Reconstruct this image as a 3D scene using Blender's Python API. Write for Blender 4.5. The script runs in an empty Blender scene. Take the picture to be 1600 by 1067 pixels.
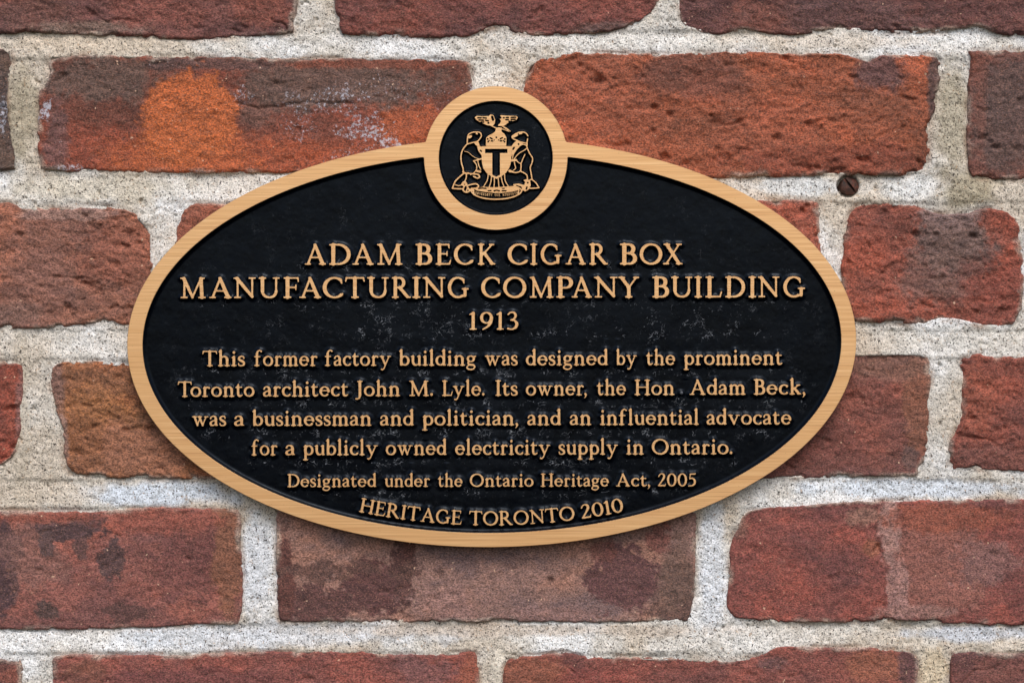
import bpy, math, random
import numpy as np
from mathutils import Vector
from mathutils.geometry import tessellate_polygon

R = math.radians
SC = bpy.context.scene
S = 0.00032                 # metres per photo pixel on the face of the plaque
DIST = 1.0                  # camera to plaque face
WALL_Y = 0.0076             # brick faces lie this far behind the face of the plaque
SW = S * (DIST + WALL_Y) / DIST
CX, CZ = 800.0, 533.5

# ------------------------------------------------------------------ camera
cam = bpy.data.objects.new('camera', bpy.data.cameras.new('camera'))
SC.collection.objects.link(cam)
cam.location = (0, -DIST, 0)
cam.rotation_euler = (R(90), 0, 0)
cam.data.sensor_width = 36
cam.data.lens = 36 * DIST / (1600 * S)
cam.data.clip_start = 0.01
cam.data.clip_end = 100
cam.data.dof.use_dof = True
cam.data.dof.focus_distance = DIST
cam.data.dof.aperture_fstop = 16
SC.camera = cam

# ------------------------------------------------------------------ world and sun
SUN_EL, SUN_AZ = 52.0, 12.0          # elevation; azimuth to the right of the camera's back
w = bpy.data.worlds.new("World"); SC.world = w; w.use_nodes = True
nt = w.node_tree; nt.nodes.clear()
sky = nt.nodes.new('ShaderNodeTexSky'); sky.sky_type = 'NISHITA'; sky.sun_disc = False
sky.sun_elevation = R(SUN_EL); sky.sun_rotation = R(180 - SUN_AZ)
sky.dust_density = 3.0; sky.air_density = 1.2
bg = nt.nodes.new('ShaderNodeBackground'); bg.inputs['Strength'].default_value = 0.15
wo = nt.nodes.new('ShaderNodeOutputWorld')
nt.links.new(sky.outputs[0], bg.inputs[0]); nt.links.new(bg.outputs[0], wo.inputs[0])
sl = bpy.data.lights.new('sun', 'SUN'); sl.energy = 1.25; sl.angle = R(26); sl.color = (1.0, 0.97, 0.93)
so = bpy.data.objects.new('sun', sl); SC.collection.objects.link(so)
sd = Vector((math.sin(R(SUN_AZ)) * math.cos(R(SUN_EL)), -math.cos(R(SUN_AZ)) * math.cos(R(SUN_EL)), math.sin(R(SUN_EL))))
so.rotation_euler = sd.to_track_quat('Z', 'Y').to_euler(); so.location = sd * 3
SC.view_settings.view_transform = 'Standard'; SC.view_settings.look = 'None'
SC.view_settings.gamma = 1; SC.view_settings.exposure = 0.28

# ------------------------------------------------------------------ numeric helpers
def noise(x, y, scale, seed):
    """smooth value noise in -1..1"""
    g = np.random.RandomState(seed).rand(256, 256).astype(np.float32) * 2 - 1
    a = np.asarray(x, float) / scale + 31.7; b = np.asarray(y, float) / scale + 77.3
    i = np.floor(a).astype(int); j = np.floor(b).astype(int)
    u = a - i; v = b - j; u = u * u * (3 - 2 * u); v = v * v * (3 - 2 * v)
    i0, i1, j0, j1 = i % 256, (i + 1) % 256, j % 256, (j + 1) % 256
    return (g[j0, i0] * (1 - u) + g[j0, i1] * u) * (1 - v) + (g[j1, i0] * (1 - u) + g[j1, i1] * u) * v
def fbm(x, y, scale, seed, octs=4, gain=0.55, rot=0.6):
    t = 0; a = 1.0; n = 0
    for k in range(octs):
        c, s = math.cos(rot * (k + 1)), math.sin(rot * (k + 1))
        t = t + a * noise(x * c - y * s, x * s + y * c, scale, seed + 17 * k); n += a; a *= gain; scale /= 2.03
    return t / n * 1.6
def sstep(a, b, x):
    t = np.clip((x - a) / (b - a), 0, 1); return t * t * (3 - 2 * t)
def lin(c):
    return tuple(((v / 255) / 12.92 if v / 255 <= 0.04045 else (((v / 255) + 0.055) / 1.055) ** 2.4) for v in c)
def spline(pts, n=6):
    """Catmull-Rom through points of any dimension"""
    P = np.array(pts, float)
    if len(P) < 3: return P
    P = np.vstack([2 * P[0] - P[1], P, 2 * P[-1] - P[-2]]); out = []
    for k in range(1, len(P) - 2):
        for q in range(n):
            t = q / n
            out.append(.5 * ((2 * P[k]) + (P[k + 1] - P[k - 1]) * t + (2 * P[k - 1] - 5 * P[k] + 4 * P[k + 1] - P[k + 2]) * t * t
                             + (-P[k - 1] + 3 * P[k] - 3 * P[k + 1] + P[k + 2]) * t ** 3))
    out.append(P[-2]); return np.array(out)
def d_path(X, Y, P):
    """distance to a polyline whose points carry a radius (x, y, r)"""
    d = np.full(X.shape, 1e9)
    if len(P) == 1: return np.hypot(X - P[0][0], Y - P[0][1]) - P[0][2]
    for (x0, y0, r0), (x1, y1, r1) in zip(P[:-1], P[1:]):
        dx, dy = x1 - x0, y1 - y0; L = dx * dx + dy * dy + 1e-9
        t = np.clip(((X - x0) * dx + (Y - y0) * dy) / L, 0, 1)
        d = np.minimum(d, np.hypot(X - x0 - t * dx, Y - y0 - t * dy) - (r0 + (r1 - r0) * t))
    return d
def d_poly(X, Y, P):
    """signed distance to a closed polygon, negative inside"""
    d = np.full(X.shape, 1e9); inside = np.zeros(X.shape, bool)
    for (x0, y0), (x1, y1) in zip(P, list(P[1:]) + [P[0]]):
        dx, dy = x1 - x0, y1 - y0; L = dx * dx + dy * dy + 1e-9
        t = np.clip(((X - x0) * dx + (Y - y0) * dy) / L, 0, 1)
        d = np.minimum(d, np.hypot(X - x0 - t * dx, Y - y0 - t * dy))
        if y0 != y1:
            inside ^= ((y0 > Y) != (y1 > Y)) & (X < (x1 - x0) * (Y - y0) / (y1 - y0) + x0)
    return np.where(inside, -d, d)
def contours(F, x0, y0, h):
    """marching squares: closed loops of F = 0, F[j, i] at (x0 + i h, y0 + j h)"""
    pts = {}; nxt = {}
    def e(j, i, v):                    # v: 0 horizontal edge, 1 vertical edge
        k = (j, i, v)
        if k not in pts:
            a = F[j, i]; b = F[j, i + 1] if v == 0 else F[j + 1, i]; t = a / (a - b)
            t = min(max(t, 0.02), 0.98)
            pts[k] = (x0 + (i + t) * h, y0 + j * h) if v == 0 else (x0 + i * h, y0 + (j + t) * h)
        return k
    I = F < 0
    code = I[:-1, :-1] * 1 + I[:-1, 1:] * 2 + I[1:, 1:] * 4 + I[1:, :-1] * 8
    T = {1: [('b', 'l')], 2: [('r', 'b')], 3: [('r', 'l')], 4: [('t', 'r')], 5: [('b', 'l'), ('t', 'r')], 6: [('t', 'b')], 7: [('t', 'l')],
         8: [('l', 't')], 9: [('b', 't')], 10: [('r', 'b'), ('l', 't')], 11: [('r', 't')], 12: [('l', 'r')], 13: [('b', 'r')], 14: [('l', 'b')]}
    for j, i in zip(*np.nonzero((code > 0) & (code < 15))):
        j = int(j); i = int(i)
        ed = {'b': (j, i, 0), 't': (j + 1, i, 0), 'l': (j, i, 1), 'r': (j, i + 1, 1)}
        for a, b in T[int(code[j, i])]:
            nxt[e(*ed[a])] = e(*ed[b])
    loops = []
    while nxt:
        k = next(iter(nxt)); L = []
        while k in nxt:
            L.append(pts[k]); k = nxt.pop(k)
        if len(L) > 6: loops.append(np.array(L))
    return loops
def mesh_np(name, V, Fq, smooth=True):
    me = bpy.data.meshes.new(name)
    V = np.asarray(V, np.float32); Fq = np.asarray(Fq, np.int32)
    me.vertices.add(len(V)); me.vertices.foreach_set('co', V.ravel())
    n = Fq.shape[1]
    me.loops.add(Fq.size); me.loops.foreach_set('vertex_index', Fq.ravel())
    me.polygons.add(len(Fq)); me.polygons.foreach_set('loop_start', np.arange(0, Fq.size, n, dtype=np.int32))
    me.polygons.foreach_set('loop_total', np.full(len(Fq), n, np.int32))
    me.polygons.foreach_set('use_smooth', np.full(len(Fq), smooth, bool))
    me.update(calc_edges=True); me.validate()
    return me
def add_attr(me, name, arr, kind='FLOAT'):
    a = me.attributes.new(name, kind if kind == 'FLOAT' else 'FLOAT_COLOR', 'POINT')
    if kind == 'FLOAT': a.data.foreach_set('value', np.asarray(arr, np.float32).ravel())
    else:
        c = np.ones((len(me.vertices), 4), np.float32); c[:, :3] = arr; a.data.foreach_set('color', c.ravel())
def link(name, me, parent=None, loc=None):
    o = bpy.data.objects.new(name, me); SC.collection.objects.link(o)
    if parent is not None: o.parent = parent
    if loc is not None: o.location = loc
    return o
def empty(name, loc):
    o = bpy.data.objects.new(name, None); SC.collection.objects.link(o); o.location = loc; o.empty_display_size = 0.02; return o

def raised(name, loops, depth, bevel, draft, mats, scale=(1, 1)):
    """solid with a flat cap at y = 0 (towards the camera), bevelled edge and drafted sides going back by depth.
    loops are in px with y UP; interior lies to the left of the direction of travel"""
    V = []; F = []; MI = []; SM = []; capl = []
    for L in loops:
        n = len(L)
        a = np.roll(L, -1, 0) - np.roll(L, 1, 0); a /= (np.hypot(a[:, 0], a[:, 1])[:, None] + 1e-9)
        N = np.stack([a[:, 1], -a[:, 0]], 1)      # outward
        capl.append(L - N * bevel)
    # cap
    base = 0; allc = []
    for c in capl:
        allc.extend([(x, 0.0, y) for x, y in c])
    def area(c): return 0.5 * float(np.sum(c[:, 0] * np.roll(c[:, 1], -1) - np.roll(c[:, 0], -1) * c[:, 1]))
    ars = [area(L) for L in loops]; sgn = 1 if ars[int(np.argmax(np.abs(ars)))] > 0 else -1
    offs = np.r_[0, np.cumsum([len(c) for c in capl])]; outer = [i for i in range(len(loops)) if ars[i] * sgn > 0]; group = {i: [i] for i in outer}
    for i in range(len(loops)):
        if i in group: continue
        best = None
        for o_ in outer:
            if d_poly(np.array([loops[i][0][0]]), np.array([loops[i][0][1]]), [tuple(q) for q in loops[o_]])[0] < 0 and (best is None or abs(ars[o_]) < abs(ars[best])): best = o_
        if best is not None: group[best].append(i)
    tris = []
    for o_, mem in group.items():
        gi = np.concatenate([np.arange(offs[i], offs[i + 1]) for i in mem])
        for t in tessellate_polygon([[Vector((x, y, 0)) for x, y in capl[i]] for i in mem]): tris.append(tuple(int(gi[q]) for q in t))
    V.extend(allc)
    for t in tris:
        p = [allc[k] for k in t]
        ar = (p[1][0] - p[0][0]) * (p[2][2] - p[0][2]) - (p[2][0] - p[0][0]) * (p[1][2] - p[0][2])
        if abs(ar) < 1e-9: continue
        F.append(tuple(t) if ar > 0 else tuple(t[::-1])); MI.append(0); SM.append(False)
    for L, c in zip(loops, capl):
        n = len(L)
        a = np.roll(L, -1, 0) - np.roll(L, 1, 0); a /= (np.hypot(a[:, 0], a[:, 1])[:, None] + 1e-9)
        N = np.stack([a[:, 1], -a[:, 0]], 1)
        rings = [(c, 0.0), (L, bevel), (L + N * draft, depth)]
        b0 = len(V)
        for pts, yy in rings: V.extend([(x, yy, z) for x, z in pts])
        for r in range(2):
            for k in range(n):
                q = (k + 1) % n
                F.append((b0 + r * n + k, b0 + (r + 1) * n + k, b0 + (r + 1) * n + q, b0 + r * n + q))
                MI.append(0 if r == 0 else 1); SM.append(True)
    me = bpy.data.meshes.new(name)
    me.from_pydata([(x * S * scale[0], y * S, z * S * scale[1]) for x, y, z in V], [], F)
    for m in mats: me.materials.append(m)
    me.polygons.foreach_set('material_index', MI); me.polygons.foreach_set('use_smooth', SM)
    me.update()
    return me

# ------------------------------------------------------------------ materials
def new_mat(name):
    m = bpy.data.materials.new(name); m.use_nodes = True; n = m.node_tree; n.nodes.clear()
    out = n.nodes.new('ShaderNodeOutputMaterial'); b = n.nodes.new('ShaderNodeBsdfPrincipled')
    n.links.new(b.outputs[0], out.inputs[0]); return m, n, b
def nd(n, t, **kw):
    x = n.nodes.new(t)
    for k, v in kw.items():
        if k in x.inputs.keys(): x.inputs[k].default_value = v
        else: setattr(x, k, v)
    return x
def ntex(n, vec, scale, detail=3, rough=0.55, dist=0.0):
    x = nd(n, 'ShaderNodeTexNoise', Scale=scale, Detail=detail, Roughness=rough, Distortion=dist)
    n.links.new(vec, x.inputs['Vector']); return x.outputs['Fac']
def ramp(n, fac, stops):
    r = n.nodes.new('ShaderNodeValToRGB'); n.links.new(fac, r.inputs[0])
    while len(r.color_ramp.elements) < len(stops): r.color_ramp.elements.new(0.5)
    for e, (p, c) in zip(r.color_ramp.elements, stops):
        e.position = p; e.color = (c[0], c[1], c[2], 1) if isinstance(c, tuple) else (c, c, c, 1)
    return r.outputs[0]
def math_(n, op, a, b=None, clamp=False):
    x = n.nodes.new('ShaderNodeMath'); x.operation = op; x.use_clamp = clamp
    for k, v in enumerate((a, b)):
        if v is None: continue
        if isinstance(v, (int, float)): x.inputs[k].default_value = v
        else: n.links.new(v, x.inputs[k])
    return x.outputs[0]
def mix(n, fac, a, b, mode='MIX'):
    x = n.nodes.new('ShaderNodeMix'); x.data_type = 'RGBA'; x.blend_type = mode
    for k, v in ((0, fac), (6, a), (7, b)):
        if isinstance(v, (int, float)): x.inputs[k].default_value = v
        elif isinstance(v, tuple): x.inputs[k].default_value = (v[0], v[1], v[2], 1)
        else: n.links.new(v, x.inputs[k])
    return x.outputs[2]
def bump(n, b, h, strength, dist, prev=None):
    x = nd(n, 'ShaderNodeBump', Strength=strength, Distance=dist); n.links.new(h, x.inputs['Height'])
    if prev is not None: n.links.new(prev, x.inputs['Normal'])
    n.links.new(x.outputs[0], b.inputs['Normal']); return x.outputs[0]
def geo_pos(n): return n.nodes.new('ShaderNodeNewGeometry').outputs['Position']
def scaled(n, vec, sx, sy, sz):
    x = nd(n, 'ShaderNodeMapping'); x.inputs['Scale'].default_value = (sx, sy, sz); n.links.new(vec, x.inputs[0]); return x.outputs[0]
def attr(n, name, out='Fac'):
    x = n.nodes.new('ShaderNodeAttribute'); x.attribute_name = name; return x.outputs[out]

def bronze_mat():
    m, n, b = new_mat('brushed_bronze')
    p = geo_pos(n)
    line = ntex(n, scaled(n, p, 22, 60, 2300), 1.0, 2, .6)
    line2 = ntex(n, scaled(n, p, 20, 60, 900), 1.0, 3, .6)
    big = ntex(n, scaled(n, p, 6, 6, 14), 1.0, 3, .5)
    c = ramp(n, line, [(0.34, lin((206, 154, 104))), (0.5, lin((232, 182, 126))), (0.66, lin((250, 208, 156)))])
    c2 = ramp(n, line2, [(0.34, lin((206, 152, 98))), (0.52, lin((230, 180, 124))), (0.68, lin((244, 200, 148)))])
    col = mix(n, 0.35, c, c2)
    col = mix(n, ramp(n, big, [(0.4, 0.0), (0.7, 0.25)]), col, lin((210, 155, 98)))
    spots = ramp(n, ntex(n, p, 1100, 2, .5), [(0.70, 0.0), (0.74, 0.65)])
    col = mix(n, spots, col, lin((120, 84, 56)))
    n.links.new(col, b.inputs['Base Color'])
    b.inputs['Metallic'].default_value = 0.5
    n.links.new(ramp(n, line, [(0.3, 0.5), (0.7, 0.38)]), b.inputs['Roughness'])
    bump(n, b, line, 0.25, 0.00008)
    return m
def black_mat():
    m, n, b = new_mat('black_enamel')
    p = geo_pos(n)
    base = ramp(n, ntex(n, p, 60, 5, .6), [(0.3, lin((1, 2, 6))), (0.7, lin((3, 6, 13)))])
    # curls of dried wax and scratches: thin level lines of warped noise, kept where the wear attribute is high
    wear = attr(n, 'wear')
    def curls(sc, w, seedv, d):
        f = ntex(n, scaled(n, p, 1, 1, 1.0 + seedv * .13), sc, 2.0, .5, d)
        a = math_(n, 'ABSOLUTE', math_(n, 'SUBTRACT', f, 0.5))
        return ramp(n, a, [(0.0, 1.0), (w, 0.0)])
    l1 = curls(150, 0.012, 1, 1.6); l2 = curls(330, 0.020, 3, 0.9)
    patch = ramp(n, ntex(n, p, 210, 3, .65), [(0.58, 0.0), (0.63, 1.0)])
    patch2 = ramp(n, ntex(n, p, 120, 3, .6), [(0.57, 0.0), (0.62, 1.0)])
    k = math_(n, 'ADD', math_(n, 'MULTIPLY', l1, patch), math_(n, 'MULTIPLY', l2, patch2))
    k = math_(n, 'MULTIPLY', k, wear)
    dots = math_(n, 'MULTIPLY', ramp(n, ntex(n, p, 1300, 2, .6), [(0.69, 0.0), (0.76, 1.0)]), math_(n, 'ADD', math_(n, 'MULTIPLY', wear, 0.7), 0.05))
    k = math_(n, 'ADD', k, math_(n, 'MULTIPLY', dots, 0.5), True)
    col = mix(n, math_(n, 'MULTIPLY', k, 0.75), base, lin((170, 174, 182)))
    haze = math_(n, 'MULTIPLY', ramp(n, ntex(n, scaled(n, p, 1, 1, .5), 45, 4, .6), [(0.42, 0.0), (0.75, 0.05)]), wear)
    col = mix(n, haze, col, lin((90, 98, 110)))
    n.links.new(col, b.inputs['Base Color'])
    n.links.new(ramp(n, ntex(n, p, 260, 3), [(0.3, 0.22), (0.7, 0.36)]), b.inputs['Roughness'])
    b.inputs['Specular IOR Level'].default_value = 0.13
    b.inputs['Specular Tint'].default_value = (0.72, 0.84, 1.0, 1)
    g = ntex(n, p, 1500, 2, .6); h = bump(n, b, g, 0.08, 0.0001)
    bump(n, b, ntex(n, scaled(n, p, 1, 1, .6), 300, 3, .5), 0.10, 0.0005, h)
    return m
def brick_mat():
    m, n, b = new_mat('weathered_brick')
    p = geo_pos(n); t = attr(n, 'tint', 'Color'); rough = attr(n, 'rough'); bl = attr(n, 'bloom')
    ps = scaled(n, p, 1, 1, 1.7)
    g1 = ntex(n, ps, 950, 3, .72); g2 = ntex(n, ps, 170, 5, .65, .6); g3 = ntex(n, ps, 1700, 2, .6)
    col = mix(n, 1.0, t, ramp(n, g1, [(0.37, 0.32), (0.5, 0.98), (0.63, 1.6)]), 'MULTIPLY')
    col = mix(n, 1.0, col, ramp(n, g2, [(0.34, (0.68, 0.68, 0.72)), (0.5, (1.0, 1.0, 1.0)), (0.66, (1.2, 1.16, 1.1))]), 'MULTIPLY')
    col = mix(n, ramp(n, ntex(n, ps, 380, 4, .7, .5), [(0.60, 0.0), (0.72, 0.55)]), col, lin((88, 62, 58)))
    col = mix(n, ramp(n, ntex(n, ps, 560, 4, .7, .5), [(0.62, 0.0), (0.72, 0.42)]), col, lin((196, 130, 98)))
    col = mix(n, 0.11, col, lin((128, 108, 98)))
    fs = ramp(n, ntex(n, ps, 1150, 2, .6), [(0.585, 0.0), (0.66, 0.5)]); col = mix(n, fs, col, lin((186, 130, 106)))
    fd = ramp(n, ntex(n, ps, 1250, 2, .6), [(0.34, 0.75), (0.42, 0.0)]); col = mix(n, fd, col, lin((48, 34, 32)))
    hs = nd(n, 'ShaderNodeHueSaturation', Saturation=0.95); n.links.new(col, hs.inputs['Color']); col = hs.outputs[0]
    # lime bloom: crusty white specks
    sp = ntex(n, p, 620, 4, .75); th = math_(n, 'SUBTRACT', 0.80, math_(n, 'MULTIPLY', bl, 0.36))
    k = math_(n, 'MULTIPLY', math_(n, 'SUBTRACT', sp, th), 10.0, True)
    k = math_(n, 'MULTIPLY', k, 0.9)
    col = mix(n, k, col, lin((198, 196, 206)))
    pin = ramp(n, ntex(n, p, 420, 1, .5), [(0.775, 0.0), (0.80, 1.0)])
    col = mix(n, pin, col, lin((216, 178, 150)))
    n.links.new(col, b.inputs['Base Color']); b.inputs['Roughness'].default_value = 0.82
    b.inputs['Specular IOR Level'].default_value = 0.35
    hh = math_(n, 'ADD', math_(n, 'MULTIPLY', g1, 0.5), math_(n, 'MULTIPLY', g3, 0.45))
    hb = math_(n, 'MULTIPLY', hh, math_(n, 'ADD', math_(n, 'MULTIPLY', rough, 0.8), 0.3))
    bump(n, b, hb, 1.0, 0.0011)
    return m
def mortar_mat():
    m, n, b = new_mat('sandy_mortar')
    p = geo_pos(n); t = attr(n, 'tint', 'Color')
    g1 = ntex(n, p, 1250, 2, .7); g2 = ntex(n, p, 220, 4, .6)
    col = mix(n, 1.0, t, ramp(n, g1, [(0.35, 0.50), (0.46, 0.98), (0.64, 1.24)]), 'MULTIPLY')
    col = mix(n, 1.0, col, ramp(n, g2, [(0.34, (0.86, 0.85, 0.84)), (0.5, (1.03, 1.03, 1.03)), (0.68, (1.14, 1.15, 1.17))]), 'MULTIPLY')
    pits = ramp(n, ntex(n, p, 1150, 1, .5), [(0.645, 0.0), (0.68, 0.95)])
    col = mix(n, pits, col, lin((58, 50, 46)))
    tan = ramp(n, ntex(n, p, 620, 2, .6), [(0.64, 0.0), (0.70, 0.6)])
    col = mix(n, tan, col, lin((176, 142, 108)))
    n.links.new(col, b.inputs['Base Color']); b.inputs['Roughness'].default_value = 0.9
    b.inputs['Specular IOR Level'].default_value = 0.25
    hh = math_(n, 'SUBTRACT', g1, math_(n, 'MULTIPLY', pits, 0.8))
    bump(n, b, hh, 1.0, 0.0006)
    return m
def rust_mat():
    m, n, b = new_mat('rusted_steel')
    p = geo_pos(n)
    c = ramp(n, ntex(n, p, 420, 4, .65), [(0.35, lin((38, 28, 24))), (0.55, lin((84, 52, 40))), (0.72, lin((128, 66, 52)))])
    n.links.new(c, b.inputs['Base Color']); b.inputs['Roughness'].default_value = 0.62; b.inputs['Metallic'].default_value = 0.3
    bump(n, b, ntex(n, p, 1400, 3, .6), 0.6, 0.0004)
    return m
BRONZE, BLACK, BRICK, MORTAR, RUST = bronze_mat(), black_mat(), brick_mat(), mortar_mat(), rust_mat()

# ------------------------------------------------------------------ the wall
def W(px, py):              # photo pixel -> point on the plane of the brick faces
    return (px - CX) * SW, (CZ - py) * SW
wall = empty('brick_wall', (0, WALL_Y, CZ * SW - 1067 * SW))
wall['label'] = 'weathered red brick wall with pale sandy mortar joints behind the oval plaque'; wall['category'] = 'wall'
wall_loc = np.array(wall.location)

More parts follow.
